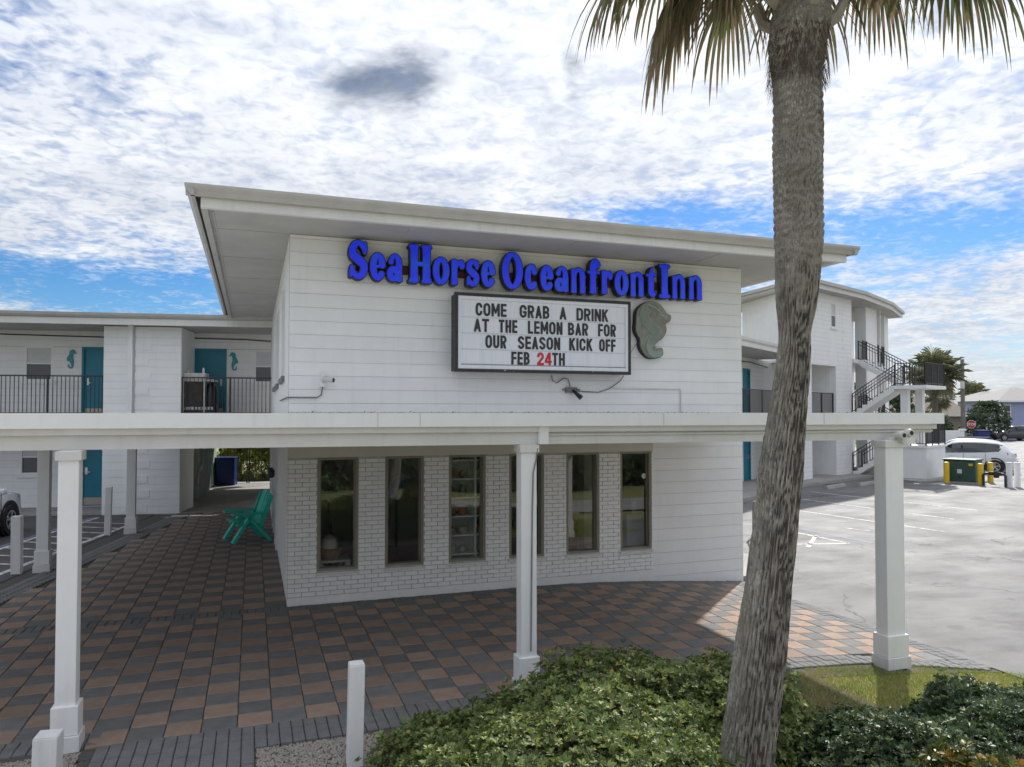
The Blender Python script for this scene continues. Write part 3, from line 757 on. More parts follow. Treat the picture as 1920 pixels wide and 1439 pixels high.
def glyph(ch, w, h):
    """strokes in metres inside a box of w x h; soft heavy display shapes"""
    s = .043 if h < .5 else .049                       # half stem width
    q = s * .60
    def stem(x, z0, z1, r=s, foot=True, head=True):
        o = [[(x, z0 + r * .9, r * 1.02), (x, (z0 + z1) / 2, r * .92), (x, z1 - r * .9, r * 1.02)]]
        if foot: o.append([(x - r * .62, z0 + q * .80, q * .80), (x + r * .62, z0 + q * .80, q * .80)])
        if head: o.append([(x - r * .62, z1 - q * .80, q * .80), (x + r * .62, z1 - q * .80, q * .80)])
        return o
    if ch in 'oO':
        return [arcp(w / 2, h / 2, w / 2 - s * 1.05, h / 2 - q * 1.0, 0, 360, s * 1.05, n=36, thin=q)]
    if ch == 'c':
        return [arcp(w / 2, h / 2, w / 2 - s * 1.05, h / 2 - q, 62, 318, s * 1.05, n=28, thin=q), [(w * .74, h * .70, s * .95), (w * .70, h * .78, s * .8)]]
    if ch == 'e':
        return [arcp(w / 2, h / 2, w / 2 - s * 1.0, h / 2 - q, 8, 322, s * 1.05, n=32, thin=q), [(w * .38, h * .50, q * .62), (w * .80, h * .54, q * .62)], [(w * .80, h * .53, q * .8), (w * .82, h * .64, q)]]
    if ch == 'a':
        return stem(w - s * 1.25, 0, h * .66, s, False, False) + [[(w - s * 1.25, s * .9, s), (w - s * .55, q * .6, q * .6)], arcp(w * .50, h * .70, w * .26, h * .30 - q, -10, 150, s * .95, q * .95, 14), [(w * .25, h * .72, s * .85), (w * .28, h * .78, s * .7)],
                arcp(w * .40, h * .27, w * .40 - s, h * .27 - q * .95, 30, 330, s * .98, n=22, thin=q * .92)]
    if ch == 'n':
        return stem(s * 1.35, 0, h * .94, s * .95) + stem(w - s * 1.4, 0, h * .72, s * .98, True, False) + [arcp(w * .53, h * .66, w * .47 - s * 1.4, h * .34 - q, 0, 165, s * .98, q * .8, 14)]
    if ch == 'r':
        return stem(s * 1.35, 0, h * .95, s) + [[(s * 1.6, h * .62, q), (w * .52, h * .84, q * 1.0), (w * .76, h * .86, s * .85)], [(w - s * 1.05, h * .76, s), (w - s * 1.05, h * .70, s * .8)]]
    if ch in 'sS':
        r = s * (1.0 if ch == 's' else 1.1); a = arcp(w / 2, h * .72, w / 2 - r, h * .28 - q, 35, 215, q * 1.15, r * 1.0, 16); b = arcp(w / 2, h * .28, w / 2 - r, h * .28 - q, 35, -145, r * 1.0, q * 1.15, 16)
        return [a, [a[-1], (w * .36, h * .56, r * 1.12), (w * .62, h * .45, r * 1.15), b[0]], b, [(w - r * .95, h * .80, r * .66), (w - r * .62, h * .95, q * .62)], [(w - r * .8, h * .70, q * .8), (w - r * .8, h * .84, r * .6)], [(r * .85, h * .20, r * .66), (r * .55, h * .06, q * .62)], [(r * .8, h * .31, q * .8), (r * .8, h * .18, r * .6)]]
    if ch == 'f':
        return stem(w * .42, 0, h * .80, s) + [arcp(w * .62, h * .80, w * .62 - w * .42, h * .20 - q, 180, 40, s, q * 1.1, 12), [(w - s * .95, h * .86, s * .9), (w - s * 1.0, h * .80, s * .6)], [(q * .6, h * .62, q * .62), (w * .86, h * .62, q * .62)]]
    if ch == 't':
        return [[(w * .48, h * .16, s), (w * .48, h * .70, s * .95), (w * .55, h * .92, s * .45), (w * .60, h * .97, s * .2)], [(q * .7, h * .72, q * .6), (w - q * .8, h * .74, q * .66)], arcp(w * .66, h * .19, w * .20, h * .19 - q, 185, 320, s * .95, q * .7, 10)]
    if ch == 'H':
        return stem(s * 1.75, 0, h, s * 1.12) + stem(w - s * 1.75, 0, h, s * 1.12) + [[(s * 1.5, h * .5, q), (w - s * 1.5, h * .5, q)], [(q, q * .8, q * .8), (s * 2.7, q * .8, q * .8)], [(q, h - q * .8, q * .8), (s * 2.7, h - q * .8, q * .8)], [(w - q, q * .8, q * .8), (w - s * 2.7, q * .8, q * .8)], [(w - q, h - q * .8, q * .8), (w - s * 2.7, h - q * .8, q * .8)]]
    if ch == 'I':
        return stem(w / 2, 0, h, s * 1.15) + [[(q, q * .85, q * .85), (w - q, q * .85, q * .85)], [(q, h - q * .85, q * .85), (w - q, h - q * .85, q * .85)]]


LET = [('S', 0.814, 1.128, 4.783, 5.378), ('e', 1.133, 1.390, 4.772, 5.217), ('a', 1.385, 1.653, 4.771, 5.215), ('H', 1.710, 2.110, 4.771, 5.383), ('o', 2.093, 2.381, 4.770, 5.217), ('r', 2.373, 2.635, 4.772, 5.219), ('s', 2.627, 2.867, 4.772, 5.213), ('e', 2.875, 3.132, 4.771, 5.215), ('O', 3.219, 3.598, 4.762, 5.377), ('c', 3.607, 3.861, 4.771, 5.210), ('e', 3.877, 4.128, 4.768, 5.210), ('a', 4.124, 4.405, 4.766, 5.206), ('n', 4.405, 4.718, 4.756, 5.205), ('f', 4.715, 4.983, 4.766, 5.366), ('r', 4.964, 5.212, 4.772, 5.211), ('o', 5.219, 5.505, 4.764, 5.211), ('n', 5.505, 5.812, 4.756, 5.203), ('t', 5.812, 6.052, 4.767, 5.312), ('I', 6.068, 6.318, 4.762, 5.370), ('n', 6.318, 6.631, 4.760, 5.209), ('n', 6.652, 6.969, 4.763, 5.212)]
sign = thing('letter_sign', 'row of blue channel letters spelling the inn name under the eave', 'sign', (0, 0, 0))
for a, b in ((.95, 3.05), (3.30, 6.90)): MB().box(a, b, -.055, .004, 4.93, 5.06).build('raceway', 'raceway', sign)
for ch, a, b, z0, z1 in LET:
    w, h = b - a, z1 - z0; g_ = .018
    xs = np.arange(-.05, w + .05, .006); zs = np.arange(-.05, h + .05, .006); X, Z = np.meshgrid(xs, zs, indexing='ij'); F = sdf(glyph(ch, w - 2 * g_, h - 2 * g_), X - g_, Z - g_)
    can_ = place('letter', outline_mesh('letter', contours(F - .016, xs, zs), .13, 'black_can', 0), sign, (a, -.178, z0))
    place('letter_face', outline_mesh('letter_face', contours(F - .002, xs, zs), .012, 'sign_blue', 0), can_, (0, -.009, 0))

# reader board
rb = thing('reader_board', 'black framed white reader board with changeable message below the blue letters', 'sign', (2.43, 0, 3.43))
LB = lambda m, n, mm: m.build(n, mm, rb, loc=(-2.43, 0, -3.43))
bx0, bx1, bz0, bz1, by = 2.43, 5.47, 3.43, 4.66, -.30
LB(MB().box(bx0 + .02, bx1 - .02, by + .062, .004, bz0 + .02, bz1 - .02), 'cabinet', 'chipped_black')
LB(MB().box(bx0, bx0 + .05, by, by + .08, bz0, bz1).box(bx1 - .045, bx1, by, by + .08, bz0, bz1).box(bx0 + .05, bx1 - .045, by, by + .08, bz1 - .05, bz1).box(bx0 + .05, bx1 - .045, by, by + .08, bz0, bz0 + .05), 'outer_frame', 'chipped_black')
LB(MB().box(bx0 + .05, bx0 + .10, by + .012, by + .06, bz0 + .05, bz1 - .05).box(bx1 - .09, bx1 - .045, by + .012, by + .06, bz0 + .05, bz1 - .05).box(bx0 + .10, bx1 - .09, by + .012, by + .06, bz1 - .10, bz1 - .05).box(bx0 + .10, bx1 - .09, by + .012, by + .06, bz0 + .05, bz0 + .11), 'inner_frame', 'sign_panel')
LB(MB().box(bx0 + .10, bx1 - .09, by + .04, by + .06, bz0 + .11, bz1 - .10), 'panel', 'sign_panel')
LB(MB().box(bx0 + .10, bx1 - .09, by + .022, by + .042, bz0 + .104, bz0 + .124), 'drip_rail', 'cable')
for z in (3.78, 4.03, 4.28): LB(MB().box(bx0 + .101, bx1 - .091, by + .034, by + .041, z, z + .012), 'letter_track', 'sign_trim')
CH = {}


def board_glyph(ch, w, h, r):
    """strokes of plain condensed sign-board capitals in a box w x h"""
    x0, x1, z0, z1, m, c = r, w - r, r, h - r, h / 2, w / 2; a = min(.30 * h, (w - 2 * r) * .9); P = lambda *p: [(x, z, r) for x, z in p]
    top = arcp(c, z1 - a * .8, c - r, a * .8, 180, 0, r, n=14); bot = arcp(c, z0 + a * .8, c - r, a * .8, 0, -180, r, n=14)
    bowl = lambda za, zb, xe: [(x0, zb, r), (xe - (zb - za) / 2 * .8, zb, r)] + arcp(xe - (zb - za) / 2 * .8, (za + zb) / 2, (zb - za) / 2 * .8, (zb - za) / 2, 90, -90, r, n=10) + [(x0, za, r)]
    if ch == 'C': return [arcp(c, z1 - a * .8, c - r, a * .8, 8, 180, r, n=14) + arcp(c, z0 + a * .8, c - r, a * .8, 180, 352, r, n=14)]
    if ch == 'G': return [arcp(c, z1 - a * .8, c - r, a * .8, 8, 180, r, n=14) + bot[::-1] + P((x1, m * .88), (c + r * .6, m * .88))]
    if ch == 'O': return [top + bot + [top[0]]]
    if ch == 'U': return [P((x1, h)) + bot + P((x0, h))]
    if ch == 'D': return [P((x0, 0), (x0, h)), [(x0, z1, r), (c, z1, r)] + arcp(c, z1 - a * .7, x1 - c, a * .7, 90, 0, r, n=8) + arcp(c, z0 + a * .7, x1 - c, a * .7, 0, -90, r, n=8) + [(x0, z0, r)]]
    if ch == 'B': return [P((x0, 0), (x0, h)), bowl(m, z1, x1 - r * .25), bowl(z0, m, x1)]
    if ch == 'R': return [P((x0, 0), (x0, h)), bowl(m * .95, z1, x1), P((c, m * .95), (x1, -r))]
    if ch == 'S':
        t_ = arcp(c, (m + z1) / 2, c - r, (z1 - m) / 2, 25, 200, r, n=12); b_ = arcp(c, (m + z0) / 2, c - r, (m - z0) / 2, 20, -155, r, n=12); return [t_ + [b_[0]], b_]
    if ch == 'A': return [P((x0 * .9, -r * .3), (c, z1)), P((w - x0 * .9, -r * .3), (c, z1)), P((w * .26, h * .30), (w * .74, h * .30))]
    if ch == 'M': return [P((x0, 0), (x0, h)), P((x1, 0), (x1, h)), [(x0, h, r * .9), (c, h * .28, r * .75)], [(x1, h, r * .9), (c, h * .28, r * .75)]]
    if ch == 'N': return [P((x0, 0), (x0, h)), P((x1, 0), (x1, h)), P((x0, h), (x1, 0))]
    if ch == 'K': return [P((x0, 0), (x0, h)), P((x0, m * .8), (x1, h + r * .3)), P((w * .42, m * 1.12), (x1, -r * .3))]
    if ch == 'E': return [P((x0, 0), (x0, h)), P((x0, z1), (w, z1)), P((x0, z0), (w, z0)), P((x0, m), (w * .82, m))]
    if ch == 'F': return [P((x0, 0), (x0, h)), P((x0, z1), (w, z1)), P((x0, m), (w * .80, m))]
    if ch == 'L': return [P((x0, 0), (x0, h)), P((x0, z0), (w, z0))]
    if ch == 'T': return [P((c, 0), (c, h)), P((0, z1), (w, z1))]
    if ch == 'H': return [P((x0, 0), (x0, h)), P((x1, 0), (x1, h)), P((x0, m), (x1, m))]
    if ch == 'I': return [P((c, 0), (c, h))]
    if ch == '2': return [arcp(c, z1 - a * .8, c - r, a * .8, 175, -25, r, n=14) + P((x0, z0 + r * .6)), P((0, z0), (w, z0))]
    if ch == '4': return [P((w * .70, 0), (w * .70, h)), P((w * .66, h), (x0 * .8, h * .30)), P((x0 * .8, h * .27), (w, h * .27))]


def sign_char(ch, x0, x1, z0, z1, y, m_):
    w, h = x1 - x0, z1 - z0; key = (ch, m_, round(w, 3))
    if key not in CH:
        xs = np.arange(-.012, w + .012, .003); zs = np.arange(-.012, h + .012, .003); X, Z = np.meshgrid(xs, zs, indexing='ij')
        F = sdf(board_glyph(ch, w, h, .0185), X, Z); F = np.maximum(F, np.maximum(np.abs(X - w / 2) - w / 2, np.abs(Z - h / 2) - h / 2))
        CH[key] = outline_mesh('letter', contours(F, xs, zs), .005, m_, 0)
    place('letter', CH[key], rb, (x0 - 2.43, y - .005, z0 - 3.43))


ADV = {'I': .42, 'M': 1.22, 'W': 1.3, 'O': 1.05, 'G': 1.05, 'E': .90, 'F': .88, 'L': .88, 'T': .98, '2': 1.0, '4': 1.05}
for word, x0_, x1_, z0_, mm in (('COME', 2.77, 3.28, 4.31, 0), ('GRAB', 3.50, 4.01, 4.31, 0), ('A', 4.19, 4.31, 4.31, 0), ('DRINK', 4.49, 5.07, 4.305, 0), ('AT', 2.74, 2.99, 4.06, 0), ('THE', 3.15, 3.46, 4.06, 0), ('LEMON', 3.64, 4.24, 4.06, 0), ('BAR', 4.34, 4.70, 4.06, 0), ('FOR', 4.88, 5.21, 4.06, 0),
                                ('OUR', 2.93, 3.28, 3.81, 0), ('SEASON', 3.47, 4.20, 3.81, 0), ('KICK', 4.36, 4.78, 3.81, 0), ('OFF', 4.90, 5.20, 3.81, 0), ('FEB', 3.36, 3.67, 3.56, 0), ('24', 3.80, 4.05, 3.56, 1), ('TH', 4.06, 4.28, 3.56, 0)):
    tot = sum(ADV.get(c, 1) for c in word); gap = .018; u = (x1_ - x0_ + gap) / tot; x = x0_
    for c in word:
        wdt = ADV.get(c, 1) * u; sign_char(c, x, x + wdt - gap, z0_, z0_ + .205, by + .036, 'letter_red' if mm else 'letter_black'); x += wdt

# bronze seahorse plaque on the wall
SH = [(5.97, 4.72), (6.09, 4.71), (6.18, 4.64), (6.25, 4.55), (6.28, 4.51), (6.35, 4.5), (6.36, 4.45), (6.34, 4.38), (6.27, 4.35), (6.24, 4.33), (6.27, 4.26), (6.25, 4.16), (6.18, 4.07), (6.09, 4.02), (6.03, 3.99), (6.04, 3.92), (6.08, 3.9), (6.13, 3.92), (6.18, 3.92), (6.2, 3.85), (6.19, 3.78), (6.12, 3.75), (6.0, 3.73), (5.9, 3.75), (5.8, 3.84), (5.75, 3.94), (5.76, 4.06), (5.69, 4.14), (5.66, 4.24), (5.68, 4.35), (5.68, 4.46), (5.7, 4.56), (5.79, 4.65), (5.89, 4.7)]


def smooth_loop(p, n=2):
    for _ in range(n):
        q = []
        for a, b in zip(p, p[1:] + p[:1]): q += [(a[0] * .75 + b[0] * .25, a[1] * .75 + b[1] * .25), (a[0] * .25 + b[0] * .75, a[1] * .25 + b[1] * .75)]
        p = q
    return p


sp_ = thing('seahorse_plaque', 'weathered green bronze seahorse plaque beside the reader board', 'plaque', (5.97, 0, 3.73))
pm = outline_mesh('plaque_body', [[(x - 5.97, z - 3.73) for x, z in smooth_loop(SH)]], .10, 'bronze_patina', 0)
place('plaque_back', outline_mesh('plaque_back', [[((x - 5.97) * 1.035 + .0, (z - 4.22) * 1.02 + .49) for x, z in smooth_loop(SH)]], .085, 'black_can', 0), sp_, (0, -.08, 0))
place('plaque_body', pm, sp_, (0, -.12, 0))
rid = MB()
spine = [(5.86, 4.60), (5.80, 4.48), (5.84, 4.36), (5.95, 4.27), (6.05, 4.18), (6.03, 4.09), (5.95, 4.02), (5.90, 3.93), (5.93, 3.83), (6.02, 3.79), (6.12, 3.80), (6.14, 3.87)]
for k in range(-2, 4):
    pts = []
    for i, (x, z) in enumerate(spine):
        a = spine[max(i - 1, 0)]; b = spine[min(i + 1, len(spine) - 1)]; d = Vector((b[0] - a[0], b[1] - a[1])).normalized(); off = k * .030 * (1.0 if i < 7 else .62)
        pts.append((x - d.y * off - 5.97, -.122, z + d.x * off - 3.73))
    rid.tube([(a, b - .004, c) for a, b, c in pts], .012, 6)
rid.tube([(x - 5.97, -.12, z - 3.73) for x, z in ((5.90, 4.66), (6.02, 4.62), (6.12, 4.56), (6.20, 4.47), (6.32, 4.45))], .016, 6).tube([(6.10 - 5.97, -.125, 4.50 - 3.73), (6.30 - 5.97, -.122, 4.42 - 3.73)], .012, 6)
for k in range(6): rid.tube([(5.77 + k * .018 - 5.97, -.121, 4.20 - k * .025 - 3.73), (5.88 + k * .015 - 5.97, -.124, 4.27 - k * .03 - 3.73)], .006, 5)
rid.lathe([(.0, -.145), (.016, -.14), (.02, -.12)], 6.12 - 5.97, 4.58 - 3.73, 10, 'y')
mat('patina_ridge', (.36, .37, .31), (.26, .36, .31), 7, .6)
rid.build('relief_ridges', 'patina_ridge', sp_, smooth=True)


def small_seahorse(parent_label, loc, rotz, flip):
    st = [[(.06, .50, .028), (.11, .47, .022), (.155, .455, .012)], arcp(.055, .47, .045, .05, 60, 230, .045, .04, 8), [(.03, .43, .045), (.0, .36, .06), (-.005, .30, .066), (.03, .23, .055), (.05, .17, .04)], arcp(.0, .105, .055, .075, 50, -200, .028, .011, 14), [(.05, .17, .035), (.045, .14, .03)], [(-.06, .34, .02), (-.085, .28, .015), (-.06, .24, .02)], [(.03, .52, .02), (.04, .545, .01)]]
    if flip: st = [[(-x, z, r) for x, z, r in q] for q in st]
    xs = np.arange(-.2, .2, .006); zs = np.arange(-.02, .6, .006); X, Z = np.meshgrid(xs, zs, indexing='ij'); F = sdf(st, X, Z)
    for hx, hz in ((.0, .33), (.02, .26)): F = np.maximum(F, -(np.hypot((X - (-hx if flip else hx)) / 1.8, Z - hz) - .012))
    o = place('seahorse_cutout', outline_mesh('seahorse_cutout', contours(F, xs, zs), .025, 'teal_cutout', -.0125), None, loc, (0, 0, rotz))
    return tag(o, parent_label, 'wall decoration', 'teal seahorse cutouts on the left wing')


# security camera, flood light with its cables
sc = thing('security_camera', 'small white security camera on the wall left of the reader board', 'camera', (.48, 0, 3.18))
MB().box(-.045, .045, -.055, .005, 0, .12).build('mount_box', 'white_paint', sc)
MB().tube([(0, -.05, .07), (.03, -.10, .10)], .018, 8).tube([(.0, -.09, .115), (.14, -.17, .095)], .038, 12).build('camera_body', 'sign_trim', sc, smooth=True)
MB().tube([(.139, -.169, .0955), (.147, -.174, .0945)], .032, 12).build('lens', 'black_can', sc)
MB().box(-.03, .03, -.02, .004, .13, .24).build('junction_box', 'white_paint', sc)
fl = thing('flood_light', 'small flood light hanging on cables below the reader board', 'lamp', (4.5, 0, 3.17))
MB().box(-.10, .10, -.05, .004, -.04, .05).box(-.16, .16, -.03, -.012, .0, .025).build('mount_plate', 'cable', fl)
MB().tube([(.02, -.05, 0), (.05, -.10, -.05), (.12, -.16, -.13)], [.02, .03, .045], 10).build('lamp_head', 'black_can', fl, smooth=True)
MB().tube([(-.35, -.02, .24), (-.34, -.03, .16), (-.26, -.03, .12), (-.14, -.03, .20), (-.06, -.03, .19), (-.02, -.03, .05)], .009, 6).build('cable', 'cable', fl)
MB().tube([(.12, -.02, -.01), (.5, -.02, -.03), (.72, -.02, .04), (.90, -.03, .16), (.97, -.05, .26)], .008, 6).build('cable', 'cable', fl)
MB().tube([(1.02, -.02, .50), (1.12, -.02, .66), (1.25, -.02, .84)], .004, 5).build('cable', 'cable', fl)
c2 = thing('canopy_camera', 'weathered twin flood and camera fitting at right end of canopy beam', 'camera', (6.57, -4.64, 2.48))
MB().box(-.10, .26, -.03, .06, -.045, .03).build('bracket', 'post_white', c2)
MB().lathe([(.0, -.15), (.045, -.145), (.055, -.11), (.03, -.03)], -.04, .06, 12, 'y').lathe([(.0, -.15), (.045, -.145), (.055, -.11), (.03, -.03)], .07, .085, 12, 'y').lathe([(.0, -.12), (.035, -.115), (.04, -.03)], .0, .0, 12, 'y').build('lamp_heads', 'beige', c2, smooth=True)
MB().lathe([(.0, -.156), (.025, -.155), (.025, -.146)], -.04, .06, 10, 'y').lathe([(.0, -.156), (.025, -.155), (.025, -.146)], .07, .085, 10, 'y').build('lenses', 'black_can', c2)

# ------------------------------------------------------------------ left wing (turned 9.5 degrees from the main building)
A9 = R(-9.5); OW = (-2.40, 11.2, 0)
lw = thing('motel_wing', 'two storey white motel wing with teal doors left of the sign building', 'building', OW, A9)
FLZ = 2.68
b1 = [(-9.2, -8.3, 0, 9), (-3.10, -2.16, .08, 2.06), (-3.10, -2.16, FLZ, FLZ + 2.04), (-4.62, -3.88, 3.72, 4.72), (-4.70, -3.96, 1.02, 2.02), (-.02, .92, FLZ, FLZ + 2.04), (1.71, 2.45, 3.70, 4.70)]
b1 = b1[1:]
bw = MB(); wall_open(bw, -9, 3.4, FLZ - .1, 5.2, 1.5, 1.7, b1); wall_open(bw, -9, -1.9, -.1, FLZ - .1, 1.5, 1.7, b1)
bwo = bw.build('back_wall', 'joint', lw)
courses(bwo, -9, 3.4, FLZ, 5.17, 1.5, b1, t=.01)
courses(bwo, -9, -2.0, 0, FLZ - .2, 1.5, b1, t=.01)
door(lw, -3.10, -2.16, .08, 2.06, 1.5); door(lw, -3.10, -2.16, FLZ, FLZ + 2.04, 1.5); door(lw, -.02, .92, FLZ, FLZ + 2.04, 1.5, 'r')
sash_window(lw, -4.62, -3.88, 3.72, 4.72, 1.5); sash_window(lw, -4.70, -3.96, 1.02, 2.02, 1.5); sash_window(lw, 1.71, 2.45, 3.70, 4.70, 1.5)
pw = MB().box(-2.0, 0, .02, 1.49, -.1, 5.185).build('pillar_wall', 'joint', lw)
courses(pw, -2.0, -1.36, 0, 5.18, .02, t=.012); courses(pw, -1.18, .0, 0, 5.18, .02, t=.012)
MB().box(-.0, .012, .03, 1.48, -.05, 5.18).build('pillar_side', 'white_paint', pw)
for k in range(13): MB().box(-1.19, -.78 if k % 2 else -.84, -.006, .01, .05 + k * .4064, .05 + k * .4064 + .199).build('quoin_block', 'white_block', pw)
MB().box(-1.36, -1.24, -.09, .02, .12, 5.42).build('downspout', 'white_paint', lw)
MB().box(-9, 3.4, -.25, 1.49, FLZ - .22, FLZ - .004).build('walkway_slab', 'fascia', lw)
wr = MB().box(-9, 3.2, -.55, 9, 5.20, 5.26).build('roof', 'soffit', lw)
MB().add([(-9, -.62, 5.44), (3.2, -.62, 5.44), (3.2, 4, 5.95), (-9, 4, 5.95), (-9, 9, 5.4), (3.2, 9, 5.4)], [(0, 1, 2, 3), (3, 2, 5, 4)]).build('roof_covering', 'shingle', wr)
MB().box(-9, 3.2, -.56, -.50, 5.165, 5.34).build('fascia_board', 'fascia', wr)
MB().xprism([(-.56, 5.345), (-.61, 5.345), (-.66, 5.40), (-.68, 5.47), (-.65, 5.475), (-.56, 5.43)], -9, 3.2).build('gutter', 'gutter', wr)
MB().tube([(-9, 1.42, 5.04), (-6, 1.42, 5.06), (-2.1, 1.42, 5.0)], .018, 6).tube([(.02, 1.42, 5.02), (1.5, 1.42, 5.0), (2.0, 1.42, 4.97), (3.2, 1.42, 4.94)], .018, 6).build('overhead_cable', 'black_metal', lw)
railing(lw, (-9, .06), (-2.02, .06), FLZ + .02, 1.10); railing(lw, (.02, .06), (2.6, .06), FLZ + .02, 1.08)
MB().box(-9, -2.0, .9, 1.49, -.05, .07).build('porch_step', 'concrete', lw)
MB().box(-9, -2.02, .15, .9, -.05, .035).build('kerb_walk', 'concrete', lw)
# breezeway: side walls, mural, rear
mw = MB().prism([(-.13, 1.495), (-.85, 8.6), (-1.1, 8.6), (-.4, 1.495)], -.1, FLZ - .22).build('mural_wall', 'mural', lw)
for pts in ([(.0, 3.2, .5), (.0, 3.5, .9), (.0, 4.2, 1.0), (.0, 4.9, 1.5), (.0, 5.4, 2.1)], [(.0, 7.2, .1), (.0, 6.9, .8), (.0, 7.4, 1.5), (.0, 8.0, 2.3)], [(.0, 2.2, 1.5), (.0, 2.6, 1.9), (.0, 3.1, 1.6), (.0, 3.3, 1.2)]):
    MB().tube([(-.13 - (p[1] - 1.495) * .1013, p[1], p[2]) for p in pts], [.07] * len(pts), 6).build('mural_figure', 'mural_light', mw)
MB().prism([(-.722, 7.4), (-.842, 8.58), (-.852, 8.58), (-.732, 7.4)], .9, 2.4).build('mural_panel', 'mural_light', mw)
MB().box(-1.1, 3.6, 1.71, 8.6, FLZ - .24, FLZ - .225).build('breezeway_ceiling', 'soffit', lw)
MB().box(3.35, 3.6, 1.75, 8.6, -.1, FLZ - .22).build('breezeway_wall', 'white_paint', lw)
MB().box(-1.1, 3.4, 1.5, 9.4, -.08, .004).box(.002, 3.4, .0, 1.5, -.08, .004).build('breezeway_floor', 'concrete', lw)
small_seahorse('teal seahorse cutout between the left balcony window and its teal door', Vector(OW) + Matrix.Rotation(A9, 3, 'Z') @ Vector((-3.40, 1.47, 4.07)), A9, False)
small_seahorse('teal seahorse cutout right of the door behind the white cart', Vector(OW) + Matrix.Rotation(A9, 3, 'Z') @ Vector((1.15, 1.47, 4.05)), A9, True)
LWP = lambda x, y, z=0: tuple(Vector(OW) + Matrix.Rotation(A9, 3, 'Z') @ Vector((x, y, z)))
# housekeeping cart on the balcony
ct = thing('housekeeping_cart', 'white housekeeping cart with bottles behind the balcony railing', 'cart', LWP(.5, .45, FLZ), A9)
MB().box(-.48, .10, -.22, .22, 1.06, 1.24).build('top_tray', 'cart_white', ct); MB().box(-.52, .35, -.25, .25, 1.0, 1.055).build('shelf_top', 'cart_white', ct)
mat('dark_linen', (.075, .055, .048), (.05, .04, .036), 9, .8)
MB().box(-.45, .0, -.2, .2, .30, .995).build('linen_bag', 'dark_linen', ct)
for x in (-.50, .06): MB().box(x, x + .04, -.25, -.21, .10, 1.0).box(x, x + .04, .21, .25, .10, 1.0).build('upright', 'cart_white', ct)
m_ = MB()
for k in range(10): m_.box(-.50 + k * .085, -.44 + k * .085, -.27, -.25, .20, .28)
m_.build('lower_shelf', 'cart_white', ct); MB().box(-.5, .34, -.24, .24, .12, .19).build('base', 'black_metal', ct)
for x, y in ((-.4, -.2), (.25, -.2), (-.4, .2), (.25, .2)): MB().lathe([(.06, -.02), (.06, .02)], x, .062, 12, 'y').build('wheel', 'tyre', ct).location.y = y
bag = MB().lathe([(.02, .1), (.17, .12), (.20, .5), (.16, .85), (.05, .99)], .22, 0, 12).build('rubbish_bag', 'black_bag', ct, smooth=True)
for x, h, c in ((-.38, .07, 'cart_white'), (-.28, .05, 'cart_white'), (.02, .16, 'sign_panel')): MB().lathe([(.03, 1.241), (.03, 1.241 + h * .7), (.012, 1.241 + h)], x, -.1, 10).build('bottle', c, ct)

# gate, bin, plants at the end of the breezeway
gt = thing('iron_gate', 'black iron bar gate closing the far end of the breezeway', 'gate', LWP(.55, 8.9), A9)
railing(gt, (-1.3, 0), (-.30, 0), .02, 2.2, .12, 1.5, 'gate_leaf'); railing(gt, (-.22, 0), (1.35, 0), .02, 2.2, .12, 1.7, 'gate_leaf')
bn = thing('blue_bin', 'dark blue bin standing against the breezeway gate', 'bin', LWP(-.40, 8.25), A9)
MB().box(-.36, .36, -.3, .3, .004, 1.02).build('bin_body', 'bin_blue', bn, bevel=.03); MB().box(-.38, .38, -.32, .32, 1.022, 1.08).build('bin_lid', 'bin_blue', bn, bevel=.02)

# teal chair by the side door
ch = thing('adirondack_chair', 'teal wooden garden chair under the canopy beside the side door', 'chair', (-.58, 5.95, 0), R(16))
for y in (-.34, .34):
    MB().obox((-.40, y, .02), (-.02, y, .60), .06, .14, (0, 1, 0)).build('leg', 'chair_teal', ch)
    MB().obox((.40, y, .02), (-.12, y, .58), .06, .14, (0, 1, 0)).build('leg', 'chair_teal', ch)
    MB().box(-.42, .32, y - .08, y + .08, .605, .645).build('armrest', 'chair_teal', ch)
    MB().obox((-.30, y * .85, .40), (.26, y * .85, .30), .04, .09, (0, 1, 0)).build('seat_rail', 'chair_teal', ch)
for k in range(6): MB().obox((-.32 + k * .10, -.31, .455 - k * .018), (-.32 + k * .10, .31, .455 - k * .018), .085, .022).build('seat_slat', 'chair_teal', ch)
for k in range(5):
    y = -.24 + k * .12; MB().obox((.18, y, .36), (.42, y, 1.10 - abs(k - 2) * .035), .022, .10, (0, 1, 0)).build('back_slat', 'chair_teal', ch)
MB().obox((.33, -.30, .78), (.33, .30, .78), .03, .07).build('back_rail', 'chair_teal', ch)
for y in (-.33, .33): MB().obox((.16, y, .30), (.41, y, 1.0), .10, .04, (0, 1, 0)).build('back_post', 'chair_teal', ch)
wl = thing('wall_lantern', 'small round dark wall lamp beside the teal side door', 'lamp', (-.02, 6.5, 1.42))
MB().lathe([(.0, -.12), (.07, -.10), (.08, .05), (.04, .12)], -.07, 0, 12).build('lamp_shade', 'black_metal', wl, smooth=True); MB().box(-.04, .02, -.05, .05, -.06, .06).build('back_plate', 'black_metal', wl)
hb = thing('hanging_planter', 'dark round hanging plant silhouetted before the breezeway gate', 'planter', LWP(1.05, 8.5, 1.30), A9)
MB().lathe([(.05, .0), (.30, .15), (.38, .45), (.30, .75), (.08, .92)], 0, 0, 12).build('plant_ball', 'black_bag', hb, smooth=True); MB().tube([(0, 0, .9), (0, 0, 1.08)], .01, 5).build('hook', 'black_metal', hb)

